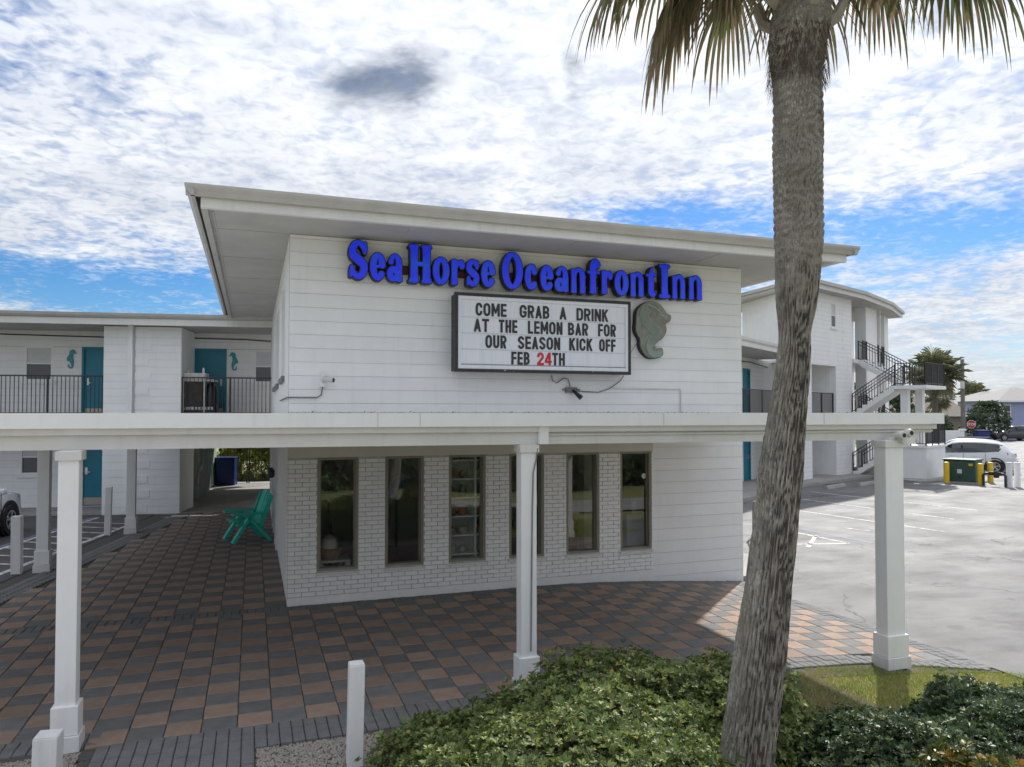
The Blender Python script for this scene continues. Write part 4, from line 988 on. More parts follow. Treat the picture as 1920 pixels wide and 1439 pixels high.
# ------------------------------------------------------------------ right wing: three storeys, and the two storey link behind the sign building
AB = math.atan2(.385, .923); OB = (23.12, 15.44, 0); G0 = -.25
rw = thing('motel_block', 'three storey white motel block with corner openings beyond the car park', 'building', OB, AB)
fb = MB()
wall_open(fb, -1.06, 4.30, G0 - .1, 5.30, 0, .25, [(.08, 2.5, G0 - .1, 2.30), (.08, 2.52, 2.66, 4.98)])
wall_open(fb, -1.06, 4.30, 5.30, 8.30, 0, .25, [(2.05, 2.58, 6.80, 7.95)])
fbo = fb.build('front_wall', 'white_block', rw)
for z in np.arange(G0 + .203, 8.2, .2032):            # course lines as shallow recesses too fine to be blocks here
    for a, b in ((-1.06, .08), (2.52, 4.30)) if z < 5.0 else ((-1.06, 2.0), (2.62, 4.30)): MB().box(a + .002, b - .002, -.0022, .001, z, z + .008).build('block_joint', 'joint', fbo)
for k in range(19): MB().box(3.30, 3.42 if k % 2 else 3.36, -.016, .002, .1 + k * .4064, .1 + k * .4064 + .20).build('quoin_block', 'white_block', fbo)
sash_window(rw, 2.05, 2.58, 6.80, 7.95, 0)
MB().prism([(-1.06, .251), (4.30, .251), (4.30, 4.3), (1.55, 4.3)], 5.12, 8.30).build('upper_storey', 'white_paint', rw)
MB().prism([(-1.058, .252), (4.30, .252), (4.30, 4.3), (1.55, 4.3)], 2.45, 2.66).build('floor_slab', 'fascia', rw)
MB().box(2.5, 4.30, .252, 1.9, G0, 5.11).build('cross_wall', 'white_paint', rw)
MB().box(-3, 2.5, 1.9, 2.1, G0, 5.11).build('recess_wall', 'white_block', rw)
sash_window(rw, 1.45, 2.05, 3.55, 4.65, 1.9); sash_window(rw, 1.5, 1.9, 1.2, 2.1, 1.9, 'black_metal')
railing(rw, (.1, .12), (2.45, .12), 2.68, 1.02)
# facade beyond the stairs, bending away
MB().prism([(7.19, .50), (8.97, .65), (8.9, 1.2), (7.15, 1.05)], G0, 8.30).build('facade_pier', 'white_block', rw)
MB().prism([(11.36, 1.19), (12.77, 1.53), (12.6, 2.2), (11.2, 1.85)], G0, 8.30).build('facade_pier', 'white_block', rw)
MB().prism([(4.30, 2.0), (13.0, 3.6), (13.0, 3.9), (4.30, 2.3)], G0, 8.30).build('recess_wall', 'white_paint', rw)
for z in (2.45, 5.22): MB().prism([(4.30, -.10), (7.15, .30), (13.0, 1.6), (13.0, 3.6), (4.30, 2.0)], z, z + .2).build('gallery_slab', 'fascia', rw)
for z in (2.68, 5.45): railing(rw, (6.4, .35), (7.1, .45), z, 1.02); railing(rw, (9.0, .72), (11.3, 1.2), z, 1.02)
for z in (0, 2.68, 5.45): door(rw, 5.6, 6.45, G0 + .05 if z == 0 else z, (G0 + .05 if z == 0 else z) + 2.05, 1.95, plate=False)
MB().tube([(9.02, .52, G0), (9.02, .52, 8.3)], .05, 8).build('downspout', 'fascia', rw)
pl = [(.9, 4.6), (-1.55, -.55), (4.3, -.6), (9.0, -.05), (13.3, .95)]
br = MB().prism([(-1.5, -.5), (4.3, -.52), (9.0, .02), (13.2, 1.0), (13.2, 6), (1.2, 6)], 8.30, 8.36).build('roof', 'soffit', rw)
fm, gm = MB(), MB()
for a, b in zip(pl[:-1], pl[1:]):
    fm.obox((a[0], a[1], 8.40), (b[0], b[1], 8.40), .06, .22); d = Vector((b[0] - a[0], b[1] - a[1])).normalized(); n_ = (d.y * .09, -d.x * .09)
    gm.obox((a[0] + n_[0], a[1] + n_[1], 8.56), (b[0] + n_[0], b[1] + n_[1], 8.56), .13, .15)
fm.build('fascia_board', 'fascia', br); gm.build('gutter', 'gutter', br)
MB().add([(-1.5, -.5, 8.6), (4.3, -.52, 8.6), (9.0, .02, 8.6), (13.2, 1.0, 8.6), (3.5, 4.5, 9.1), (12, 5, 9.1), (1.2, 6, 8.6), (13.2, 6, 8.6)], [(0, 1, 4), (1, 2, 5, 4), (2, 3, 5), (0, 4, 6), (4, 5, 7, 6), (3, 7, 5)]).build('roof_covering', 'roof_grey', br)

AL = math.atan2(.552, .834); OL = (14.0, 10.0, 0)
lk = thing('motel_link', 'two storey white motel range with teal doors behind the palm trunk', 'building', OL, AL)
lo_ = [(7.55, 8.40, G0 + .1, 2.0), (7.55, 8.40, 2.68, 4.72), (10.8, 11.7, G0 + .1, 2.0), (10.8, 11.7, 2.68, 4.72)]
lb_ = wall_open(MB(), 0, 12.6, G0, 5.2, 1.5, 1.7, lo_).build('back_wall', 'white_block', lk)
for z in np.arange(G0 + .2, 5.1, .2032): MB().box(8.5, 10.7, 1.4965, 1.501, z, z + .008).build('block_joint', 'joint', lb_)
for a, b, z0, z1 in lo_: door(lk, a, b, z0, z1, 1.5, 'r', False)
MB().box(0, 9.4, -.1, 1.49, 2.45, 2.66).build('walkway_slab', 'fascia', lk)
for x in (2.2, 8.75): MB().box(x, x + .5, .0, .3, G0, 5.2).build('pier', 'white_paint', lk)
railing(lk, (0, .1), (8.7, .1), 2.68, 1.02)
lr = MB().box(-1, 9.6, -.45, 1.9, 5.20, 5.25).build('roof', 'soffit', lk)
MB().xprism([(-.46, 5.18), (-.52, 5.18), (-.52, 5.34), (-.58, 5.40), (-.60, 5.50), (-.46, 5.46)], -1, 9.4).build('gutter', 'fascia', lr)
MB().add([(-1, -.5, 5.50), (9.4, -.5, 5.50), (10.6, 3.5, 5.86), (-1, 3.5, 5.86)], [(0, 1, 2, 3)]).build('roof_covering', 'roof_grey', lr)
MB().tube([(6, 1.44, 4.98), (8.5, 1.44, 5.02), (10.5, 1.44, 4.9), (12, 1.44, 4.85)], .02, 6).build('overhead_cable', 'black_metal', lk)
MB().tube([(9.28, -.02, G0), (9.28, -.02, 1.5)], .03, 6).box(9.2, 9.4, -.2, 0, G0, G0 + .15).build('standpipe', 'fascia', lk)
struct(MB().prism([(12.6, 10.2), (15.3, 9.9), (21.2, 13.55), (27.2, 15.9), (26.6, 17.6), (21.5, 16.5), (12.6, 12.6)], G0 - .05, G0 + .10).build('walkway', 'concrete'))
struct(MB().prism([(26.9, 13.2), (29.4, 13.2), (31.6, 15.9), (29.6, 17.6), (27.0, 16.2)], G0 - .05, G0 + .05).build('stair_pad', 'concrete'))

st = thing('outdoor_staircase', 'concrete outdoor staircase with black railings climbing the motel block', 'staircase', (*OB[:2], 0), AB)


def flight(xa, xb, ya, yb, za, zb, n):
    """stair flight along local y from ya (low) to yb (high), between xa and xb, with a sloping soffit"""
    m = MB(); d = (yb - ya) / n; h = (zb - za) / n; poly = [(ya, za - .05)]
    for k in range(n): poly += [(ya + k * d, za + (k + 1) * h), (ya + (k + 1) * d, za + (k + 1) * h)]
    poly += [(yb, zb - .25), (ya + d * .8, za - .05)]
    if yb < ya: poly = poly[::-1]
    m.xprism(poly, xa, xb); o = m.build('stair_flight', 'white_paint', st)
    for x in (xa + .06, xb - .06): railing(st, (x, ya), (x, yb), (za + .1, zb), .95, .13, 2.2)


L1, L2 = 1.20, 4.05
flight(4.12, 5.25, -.05, -2.0, G0 + .05, L1, 8); flight(5.35, 6.45, -2.0, .15, L1, 2.66, 8)
flight(4.12, 5.25, -.05, -2.0, 2.66, L2, 8); flight(5.35, 6.45, -2.0, .15, L2, 5.42, 8)
MB().box(4.10, 6.55, -3.35, -2.0, G0, L1).build('landing_block', 'white_paint', st)
MB().box(4.04, 6.6, -3.41, -1.99, L1 + .002, L1 + .10).build('landing_coping', 'white_paint', st)
MB().box(4.04, 6.6, -3.41, -1.99, L2 - .16, L2).build('landing_slab', 'white_paint', st)
for x, y in ((4.35, -2.5), (6.2, -2.5)): MB().box(x, x + .32, y, y + .32, L1 + .10, L2 - .161).build('landing_post', 'white_paint', st)
for z in (L1 + .10, L2):
    railing(st, (4.1, -2.05), (4.1, -3.34), z, 1.02, .12, .65); railing(st, (4.1, -3.34), (6.54, -3.34), z, 1.02, .07, .8); railing(st, (6.54, -3.34), (6.54, -2.05), z, 1.02)

# ------------------------------------------------------------------ cars
def build_car(name, label, paint, loc, head, length=4.5, rails=False):
    t = thing(name, label, 'car', loc, head)
    # stations: x, sill z, half width at sill, half width at belt, belt z, half width of roof edge, roof z
    ST = [(-2.27, .42, .60, .64, .80, .58, .93), (-2.21, .36, .76, .80, .95, .68, 1.03), (-2.08, .32, .84, .87, 1.04, .68, 1.14), (-1.93, .30, .87, .89, 1.07, .64, 1.34), (-1.74, .30, .89, .905, 1.08, .62, 1.50), (-1.45, .30, .90, .915, 1.07, .62, 1.575), (-1.0, .30, .90, .925, 1.03, .63, 1.62), (-.4, .30, .90, .925, 1.00, .64, 1.645),
          (.1, .30, .90, .925, .985, .64, 1.635), (.45, .30, .90, .92, .975, .62, 1.565), (.75, .30, .90, .915, .97, .64, 1.40), (1.05, .30, .90, .91, .965, .72, 1.19), (1.28, .30, .90, .90, .955, .80, 1.05), (1.6, .30, .89, .89, .93, .78, 1.01), (1.95, .32, .86, .86, .88, .72, .95), (2.15, .36, .78, .79, .80, .62, .84), (2.25, .42, .64, .64, .70, .5, .72)]
    k = length / 4.5; V, Fc = [], []
    for x, zs_, ws, wb, zb, wr_, zr_ in ST:
        half = [(0, zs_ - .06), (ws * .8, zs_ - .06), (ws, zs_ + .02), (max(ws, wb) + .012, (zs_ + zb) / 2), (wb, zb), (wb * .6 + wr_ * .4 - .005, zb * .6 + zr_ * .4), (wr_ * 1.0, zr_ - .05), (wr_ - .12, zr_ - .008), (0, zr_ + .012)]
        V.append([(x * k, y, z) for y, z in half] + [(x * k, -y, z) for y, z in half[-2:0:-1]])
    n = len(V[0]); vs = [p for r_ in V for p in r_]
    for i in range(len(V) - 1):
        for j in range(n): Fc.append((i * n + j, i * n + (j + 1) % n, (i + 1) * n + (j + 1) % n, (i + 1) * n + j))
    Fc += [tuple(range(n)), tuple((len(V) - 1) * n + j for j in range(n))]
    body = MB().add(vs, Fc).build('body', paint, t, smooth=True)
    def S(i, j): return Vector(V[i][j])
    def patch_(name, quads, m_):
        mb = MB()
        for q in quads:
            c = sum(q, Vector()) / 4; nr = (q[1] - q[0]).cross(q[3] - q[0]).normalized(); out = Vector((0, c.y, c.z - .7)) if abs(c.y) > .2 else Vector((c.x, 0, 1.2))
            if nr.dot(out) < 0: nr = -nr
            mb.add([p + nr * .006 for p in q], [(0, 1, 2, 3)])
        return mb.build(name, m_, t)
    lerp = lambda a, b, f: a + (b - a) * f
    for sgn in (0, 1):
        jb, jm, jr = (4, 5, 6) if sgn == 0 else (n - 4, n - 5, n - 6)
        q = []
        for i in range(4, 11):
            for a, b, fa, fb_ in ((jb, jm, .10, 1.0), (jm, jr, 0.0, .78)):
                A0, A1, B0, B1 = lerp(S(i, a), S(i, b), fa), lerp(S(i, a), S(i, b), fb_), lerp(S(i + 1, a), S(i + 1, b), fa), lerp(S(i + 1, a), S(i + 1, b), fb_)
                if i == 4: A0 = lerp(A0, B0, .75); A1 = lerp(A1, B1, .35 if b == jm else .15)
                if i == 10: B0 = lerp(A0, B0, .8); B1 = lerp(A1, B1, .15 if b == jr else .6)
                q.append([A0, B0, B1, A1])
        patch_('window', q, 'car_glass')
    wq = [[lerp(S(i, 8), S(i, 6), -.0), lerp(S(i + 1, 8), S(i + 1, 6), 0), lerp(S(i + 1, 8), S(i + 1, 6), .86), lerp(S(i, 8), S(i, 6), .86)] for i in (9, 10, 11)]
    wq += [[Vector((p.x, -p.y, p.z)) for p in q_] for q_ in wq]; patch_('windscreen', wq, 'car_glass')
    rq = [[S(i, 8), S(i + 1, 8), lerp(S(i + 1, 8), S(i + 1, 6), .84), lerp(S(i, 8), S(i, 6), .84)] for i in (2, 3)]
    rq += [[Vector((p.x, -p.y, p.z)) for p in q_] for q_ in rq]; patch_('rear_window', rq, 'car_glass')
    for x in (-1.36 * k, 1.34 * k):
        for s_ in (-1, 1):
            y = .80 * s_; w_ = MB().lathe([(.20, -.11), (.335, -.11), (.35, -.08), (.35, .08), (.335, .11), (.20, .11)], x, .35, 28, 'y').build('wheel', 'tyre', t, smooth=True); w_.location.y = y
            rm = MB().lathe([(.215, .095 * s_), (.225, .112 * s_), (.20, .112 * s_), (.19, .07 * s_)], x, .35, 28, 'y')
            for q_ in range(5):
                a = q_ * 1.2566 + .3
                for da in (-.16, .16): rm.obox((x + .04 * math.cos(a), .10 * s_, .35 + .04 * math.sin(a)), (x + .205 * math.cos(a + da), .108 * s_, .35 + .205 * math.sin(a + da)), .03, .025, (0, 1, 0))
            rm.lathe([(.05, .09 * s_), (.045, .118 * s_), (.0, .12 * s_)], x, .35, 14, 'y'); r2 = rm.build('rim', 'rim', w_)
            ar = MB(); hw = .895 if abs(x) < 1.5 else .89
            for q_ in range(14):
                a0, a1 = R(-8 + q_ * 14), R(-8 + (q_ + 1) * 14)
                ps = [(x + rr * math.cos(a), .35 + rr * math.sin(a)) for a in (a0, a1) for rr in (.385, .455)]
                ar.add([(ps[0][0], hw * s_, ps[0][1]), (ps[1][0], (hw + .03) * s_, ps[1][1]), (ps[3][0], (hw + .03) * s_, ps[3][1]), (ps[2][0], hw * s_, ps[2][1])], [(0, 1, 2, 3)])
                ar.add([(ps[0][0], (hw + .035) * s_, ps[0][1]), (ps[1][0], (hw + .035) * s_, ps[1][1]), (ps[3][0], (hw + .035) * s_, ps[3][1]), (ps[2][0], (hw + .035) * s_, ps[2][1])], [(0, 1, 2, 3)])
            ar.lathe([(.0, (hw + .016) * s_), (.39, (hw + .016) * s_), (.39, (hw + .022) * s_)], x, .35, 24, 'y'); ar.build('wheel_arch', 'cladding', t)
            w_.location.y = (hw - .045) * s_
    for s_ in (-1, 1):
        MB().box(-.95 * k, .95 * k, .895 * s_ - .02, .895 * s_ + .035, .25, .44).build('sill_trim', 'cladding', t)
        MB().box(.72 * k, .90 * k, (1.0 * s_) - .09, (1.0 * s_) + .09, .99, 1.12).build('mirror', paint, t, bevel=.04)
        MB().add([(-2.245 * k, .50 * s_, 1.0), (-2.225 * k, .78 * s_, 1.01), (-1.86 * k, .905 * s_, 1.06), (-1.88 * k, .908 * s_, .96), (-2.235 * k, .80 * s_, .88), (-2.27 * k, .50 * s_, .90), (-2.1 * k, .6 * s_, 1.0), (-2.1 * k, .6 * s_, .9)], [(0, 1, 4, 5), (1, 2, 3, 4), (0, 6, 2, 1), (5, 4, 3, 7)]).build('tail_light', 'tail_red', t)
        MB().add([(2.19 * k, .58 * s_, .80), (1.80 * k, .875 * s_, .90), (1.85 * k, .885 * s_, .81), (2.235 * k, .58 * s_, .72)], [(0, 1, 2, 3)]).build('headlight', 'lamp_clear', t)
        for x in (-.55, .38): MB().box(x * k, (x + .18) * k, .925 * s_ - .015, .925 * s_ + .02, .86, .885).build('door_handle', paint, t)
        if rails: MB().tube([(.2 * k, .60 * s_, 1.63), (.1 * k, .60 * s_, 1.70), (-1.3 * k, .60 * s_, 1.70), (-1.45 * k, .60 * s_, 1.63)], .018, 6).build('roof_rail', 'cladding', t)
    for s_ in (-1, 1):
        sm = MB()
        for x in (-.98, -.05, .92): sm.box(x * k, x * k + .012, .934 * s_ - .006, .934 * s_ + .004, .42, 1.0)
        sm.build('door_seam', 'cladding', t); MB().box(-.02 * k, .05 * k, .79 * s_ - .10, .79 * s_ + .06, 1.03, 1.42).build('door_pillar', 'cladding', t)
    MB().box(-2.32 * k, -2.18 * k, -.62, .62, .36, .62).build('rear_bumper', 'cladding', t, bevel=.04); MB().box(2.14 * k, 2.29 * k, -.60, .60, .36, .58).build('front_grille', 'cladding', t, bevel=.04)
    MB().box(-2.335 * k, -2.32 * k, -.17, .17, .66, .78).build('number_plate', 'plate_white', t)
    return t


hd = math.atan2(.8, -.6)
build_car('parked_car', 'white hatchback suv parked beyond the green transformer box', 'car_white', (34.45, 17.2, G0 - .012), hd, 4.6)
build_car('parked_car', 'silver suv almost hidden behind the white one beyond the transformer', 'car_silver', (36.5, 19.0, G0 - .012), hd, 4.6, True)
build_car('parked_car', 'dark grey suv parked far off by the blue house', 'car_dark', (77.8, 46.6, G0 - .02), math.atan2(-.33, .94) + math.pi, 4.8)
build_car('parked_car', 'white suv nosing in from the left edge beside the hatched bay', 'car_white', (-6.86, 7.35, -.012), math.atan2(.986, .165), 4.6)

# ------------------------------------------------------------------ car park furniture
for i, (x, y, lab) in enumerate(((21.9, 12.75, 'pale concrete wheel stop nearest the palm trunk in the car park'), (24.1, 13.3, 'pale concrete wheel stop midway before the staircase'), (26.2, 14.0, 'pale concrete wheel stop right beside the staircase foot'))):
    o = MB().xprism([(-.10, 0), (.10, 0), (.075, .10), (.045, .125), (-.045, .125), (-.075, .10)], -.85, .85).build('wheel_stop', 'concrete', None, (x, y, G0 - .012), R(24)); tag(o, lab, 'wheel stop', 'concrete wheel stops')


def bollard(x, y, h, lab, z0=G0 - .012):
    t = thing('yellow_bollard', lab, 'bollard', (x, y, z0), 0, 'yellow bollards around the transformer')
    MB().lathe([(.115, 0), (.115, h - .05), (.10, h - .015), (.05, h), (.0, h + .004)], 0, 0, 18).build('post', 'yellow_paint', t, smooth=True); MB().lathe([(.15, -.005), (.15, .02)], 0, 0, 18).build('footing', 'concrete', t)


bollard(27.95, 12.72, .92, 'yellow bollard left of the green transformer box'); bollard(28.47, 11.54, .92, 'yellow bollard at the right corner of the transformer box'); bollard(29.9, 12.2, .9, 'yellow bollard behind the transformer next to the black pipe')
tf = thing('transformer_box', 'green electrical transformer cabinet between yellow bollards', 'transformer', (28.95, 12.75, G0 - .012), math.atan2(-1.18, .52))
MB().box(-.62, .62, -.5, .55, .06, .98).build('cabinet', 'box_green', tf, bevel=.03); MB().box(-.66, .66, -.54, .60, .982, 1.04).build('lid', 'box_green', tf, bevel=.02)
MB().box(-.75, .75, -.6, .7, -.01, .06).build('pad', 'concrete', tf); MB().box(-.08, .10, -.512, -.505, .42, .60).build('label_plate', 'plate_white', tf); MB().box(.36, .52, -.510, -.505, .76, .86).build('number_sticker', 'yellow_paint', tf); MB().box(-.06, .06, -.53, -.505, .22, .30).build('handle', 'black_metal', tf)
bp = thing('backflow_pipe', 'black backflow pipe standing between the bollard and white posts', 'pipe', (28.5, 10.95, G0 - .012), math.atan2(-.75, .17))
MB().tube([(-.42, 0, -.01), (-.42, 0, .46), (-.36, 0, .53), (.36, 0, .53), (.42, 0, .46), (.42, 0, -.01)], .05, 10).build('pipe', 'black_metal', bp, smooth=True); MB().lathe([(.09, .36), (.11, .46), (.11, .60), (.05, .66)], .08, 0, 12).box(-.2, .25, -.07, .07, .46, .60).build('valve_body', 'black_metal', bp)
for x, y, lab in ((28.75, 10.50, 'left one of two white square posts at the right edge'), (29.1, 10.42, 'right one of two white square posts at the right edge')):
    o = MB().box(-.09, .09, -.09, .09, -.01, .98).box(-.10, .10, -.10, .10, .981, 1.02).build('white_post', 'white_paint', None, (x, y, G0 - .012), R(20)); tag(o, lab, 'post', 'white square posts by the pipe')
hr = thing('hand_rail', 'bent grey steel handrail at the right corner of the building', 'handrail', (10.78, 3.5, G0), 0)
MB().tube([(.45, .55, .0), (.45, .55, .75), (.42, .50, .84), (.30, .28, .88), (.05, -.10, .88), (-.02, -.20, .84), (-.03, -.22, .76), (-.03, -.22, .30), (-.05, -.26, .20), (-.12, -.38, .14)], .028, 10).build('rail', 'cable', hr, smooth=True); MB().lathe([(.06, -.01), (.06, .02)], .45, .55, 12).build('floor_flange', 'cable', hr)


# short white posts round the plaza
def short_post(x, y, z, h, w, lab, lean=(0, 0)):
    t = thing('short_post', lab, 'post', (x, y, z), R(random.uniform(-6, 6)), 'short white wooden posts round the plaza')
    MB().box(-w / 2, w / 2, -w / 2, w / 2, -.05, h).build('post', 'post_white', t, bevel=.006); MB().box(-w / 2 + .004, w / 2 - .004, -w / 2 + .004, w / 2 - .004, h + .001, h + .006).build('cap', 'post_white', t)
    t.rotation_euler.x, t.rotation_euler.y = lean


short_post(-4.36, 3.85, 0, .98, .15, 'short white post at the left edge beside the rear canopy column', (0, R(-.6)))
short_post(-3.62, 7.9, 0, 1.08, .13, 'short white post left of the farthest canopy column', (0, R(1.0)))
short_post(-1.93, -4.80, -.03, .41, .165, 'low white post at the bottom left before the front column', (0, R(1.2)))
short_post(.30, -5.18, -.03, .81, .12, 'tall white post on the gravel left of the big shrub', (0, R(.9)))

# ------------------------------------------------------------------ vegetation
def fast_mesh(name, V, Fq, m_, parent=None, tint=None, smooth=False):
    """mesh from numpy arrays: V (n,3), Fq (m,k) with k corners; tint: one value per face"""
    me = bpy.data.meshes.new(name); n, k = len(Fq), Fq.shape[1]
    me.vertices.add(len(V)); me.vertices.foreach_set('co', V.astype(np.float32).ravel())
    me.loops.add(n * k); me.loops.foreach_set('vertex_index', Fq.astype(np.int32).ravel())
    me.polygons.add(n); me.polygons.foreach_set('loop_start', np.arange(0, n * k, k, dtype=np.int32)); me.polygons.foreach_set('loop_total', np.full(n, k, dtype=np.int32))
    if tint is not None:
        a = me.attributes.new('tint', 'FLOAT', 'FACE'); a.data.foreach_set('value', tint.astype(np.float32))
    me.update(calc_edges=True); me.validate()
    if m_: me.materials.append(MATS[m_])
    if smooth: me.polygons.foreach_set('use_smooth', [True] * n)
    o = bpy.data.objects.new(name, me); col.objects.link(o); o.parent = parent
    return o


def unit(v): return v / np.maximum(np.linalg.norm(v, axis=-1, keepdims=True), 1e-9)


def leaves(P_, N_, length, width, k=7, spread=1.0, jitter=.35):
    """rosettes of k folded leaves at points P_ with axis N_; returns vertices, triangles"""
    n = len(P_); N_ = unit(N_ + rng.normal(0, jitter, N_.shape)); ref = np.where(np.abs(N_[:, 2:3]) < .9, np.array([[0, 0, 1.]]), np.array([[1., 0, 0]])); U = unit(np.cross(N_, ref)); Wv = np.cross(N_, U)
    ang = rng.uniform(0, 6.28, (n, 1)) + np.arange(k)[None] * (6.283 / k) + rng.normal(0, .25, (n, k)); up = rng.uniform(.25, 1.1, (n, k)) / spread
    Dn = unit((np.cos(ang)[..., None] * U[:, None] + np.sin(ang)[..., None] * Wv[:, None]) + up[..., None] * N_[:, None]); L = length * rng.uniform(.65, 1.2, (n, k, 1)) * rng.uniform(.7, 1.35, (n, 1, 1))
    side = unit(np.cross(Dn, np.broadcast_to(N_[:, None], Dn.shape))); nrm = np.cross(side, Dn)
    b = P_[:, None] + Dn * L * .08; m1 = P_[:, None] + Dn * L * .62; tip = P_[:, None] + Dn * L - nrm * L * rng.uniform(-.05, .22, (n, k, 1)); wv = side * (width * L / length)
    V = np.stack([b, m1 + wv + nrm * L * .08, tip, m1 - wv + nrm * L * .08], 2).reshape(-1, 3); i = np.arange(n * k)[:, None] * 4
    return V, np.concatenate([i + np.array([[0, 1, 2]]), i + np.array([[0, 2, 3]])], 1).reshape(-1, 3)


def bumpy(d, seed):
    """uneven surface factor for directions d"""
    r = np.random.default_rng(seed); f = np.ones(len(d))
    for a, s_ in ((.10, 3.0), (.07, 6.0), (.05, 11.0)):
        for _ in range(3): f += a * np.sin(d @ unit(r.normal(size=3)) * s_ * 1.7 + r.uniform(0, 6.28)) * .6
    return f


def shrub(name, label, mounds, n, mat_, length=.05, width=.011, k=7, cat='shrub', group=None, twigs=True, bias=.55, shells=(1.0, .90, .78, 1.08), spread=1.0):
    base = mounds[0]; t = thing(name, label, cat, (base[0], base[1], base[5] if len(base) > 6 else 0), 0, group); O_ = np.array(t.location)
    Vs, Fs, T, off = [], [], [], 0; tot = sum(m_[3] * m_[4] + m_[3] * .8 for m_ in mounds)
    for q, m_ in enumerate(mounds):
        c = np.array([m_[0], m_[1], m_[2]]); r = np.array([m_[3], m_[4], m_[5]])
        nn = int(n * (m_[3] * m_[4] + m_[3] * .8) / tot)
        for sh, fr in zip(shells, (.58, .22, .12, .08)):
            d = unit(rng.normal(size=(int(nn * fr), 3)) + np.array([0, 0, .35])); f = bumpy(d, q * 7 + 3)
            p = c + d * r * (f * sh * rng.uniform(.94, 1.05, len(d)))[:, None]; keep = p[:, 2] > c[2] - r[2] * .92
            for q2, m2 in enumerate(mounds):
                if q2 != q: keep &= ((((p - np.array(m2[:3])) / np.array(m2[3:6])) ** 2).sum(1) > .80)
            p, d = p[keep], d[keep]; V, F = leaves(p, unit(d / r + np.array([0, 0, bias])), length, width, k, spread)
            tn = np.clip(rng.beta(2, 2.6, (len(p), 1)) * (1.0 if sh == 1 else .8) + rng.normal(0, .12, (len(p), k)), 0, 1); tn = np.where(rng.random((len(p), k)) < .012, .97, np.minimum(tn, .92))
            Vs.append(V); Fs.append(F + off); off += len(V); T.append(np.repeat(tn.ravel(), 2))
    fast_mesh('foliage', np.concatenate(Vs) - O_, np.concatenate(Fs), mat_, t, np.concatenate(T))
    if twigs:
        m = MB()
        for m_ in mounds:
            for _ in range(26):
                a = random.uniform(0, 6.28); e = random.uniform(.25, 1.35); tip = (m_[0] + m_[3] * .86 * math.cos(a) * math.cos(e), m_[1] + m_[4] * .86 * math.sin(a) * math.cos(e), m_[2] + m_[5] * .84 * math.sin(e)); b = (m_[0] + random.uniform(-.15, .15), m_[1] + random.uniform(-.15, .15), O_[2] - .02)
                mid = [(b[i] + tip[i]) / 2 + random.uniform(-.06, .06) for i in range(3)]; m.tube([tuple(np.array(p) - O_) for p in (b, mid, tip)], [.011, .007, .003], 5, False)
            d = unit(rng.normal(size=(60, 3)))
        m.build('stems', 'twig', t)
        cm = MB()
        for q, m_ in enumerate(mounds):                # solid dark core standing in for shaded twigs and leaves, stops light
            bm = bmesh.new(); bmesh.ops.create_icosphere(bm, subdivisions=3, radius=1.0); dd_ = np.array([v.co[:] for v in bm.verts]); f = bumpy(unit(dd_), q * 7 + 3)
            vv = np.array(m_[:3]) + dd_ * np.array(m_[3:6]) * (f * .74)[:, None] - O_; cm.add([tuple(p) for p in vv], [tuple(v.index for v in fc.verts) for fc in bm.faces]); bm.free()
        cm.build('dark_core', 'twig', t)
    return t


shrub('clipped_shrub', 'large clipped evergreen shrub mound in front of the middle column', [(2.35, -5.75, .05, 1.25, .85, .66), (1.25, -5.75, -.02, .85, .75, .50), (3.25, -5.85, .0, .95, .70, .55), (1.35, -6.75, .05, .85, .75, .62), (2.15, -6.45, .1, .80, .62, .62), (1.95, -7.25, .05, .55, .6, .60), (.95, -6.4, 0, .62, .62, .45), (2.95, -6.15, .0, .70, .45, .55)], 36000, 'hedge_leaf', .042, .0098)
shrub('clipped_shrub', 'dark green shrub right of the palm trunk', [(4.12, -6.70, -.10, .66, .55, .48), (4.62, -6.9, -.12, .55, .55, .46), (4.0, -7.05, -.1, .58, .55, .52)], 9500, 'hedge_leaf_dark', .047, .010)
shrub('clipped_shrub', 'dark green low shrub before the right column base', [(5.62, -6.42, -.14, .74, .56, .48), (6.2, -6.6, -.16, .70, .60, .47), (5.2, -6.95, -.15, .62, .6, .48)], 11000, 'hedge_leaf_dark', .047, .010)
shrub('red_tipped_shrub', 'small shrub with yellow and red new leaves at the bottom edge', [(3.55, -7.98, .15, .42, .34, .58)], 2200, 'red_leaf', .05, .013)
# plants beyond the gate
q = LWP(-.1, 11.0); q2 = LWP(1.4, 11.3)
shrub('lime_shrub', 'bright lime green plants beyond the breezeway gate', [(q[0], q[1], .5, 1.3, .7, 1.0), (q2[0], q2[1], .5, 1.2, .7, 1.1)], 2600, 'lime_leaf', .16, .02, twigs=False)
q = LWP(.4, 14.5, 0)
shrub('dark_tree', 'dark tree crown seen through the top of the breezeway gate', [(q[0], q[1], 2.4, 3.0, 1.5, 1.4)], 1800, 'tree_leaf', .25, .05, cat='tree')


def blades(name, label, pts, h, mat_):
    n = len(pts); a = rng.uniform(0, 6.28, n); hh = h * rng.uniform(.5, 1.3, n); w = .0035; lean = rng.normal(0, .55, (n, 2)) * hh[:, None]
    d = np.stack([np.cos(a), np.sin(a), np.zeros(n)], 1) * w; tip = pts + np.concatenate([lean, hh[:, None]], 1); V = np.stack([pts - d, pts + d, tip], 1).reshape(-1, 3)
    tn = np.clip(rng.beta(2, 2.4, n) + .25 * np.sin(pts[:, 0] * 5) * np.sin(pts[:, 1] * 6.3), 0, 1)
    return tag(fast_mesh(name, V, np.arange(3 * n).reshape(-1, 3), mat_, None, tn), label, 'grass', kind='stuff')


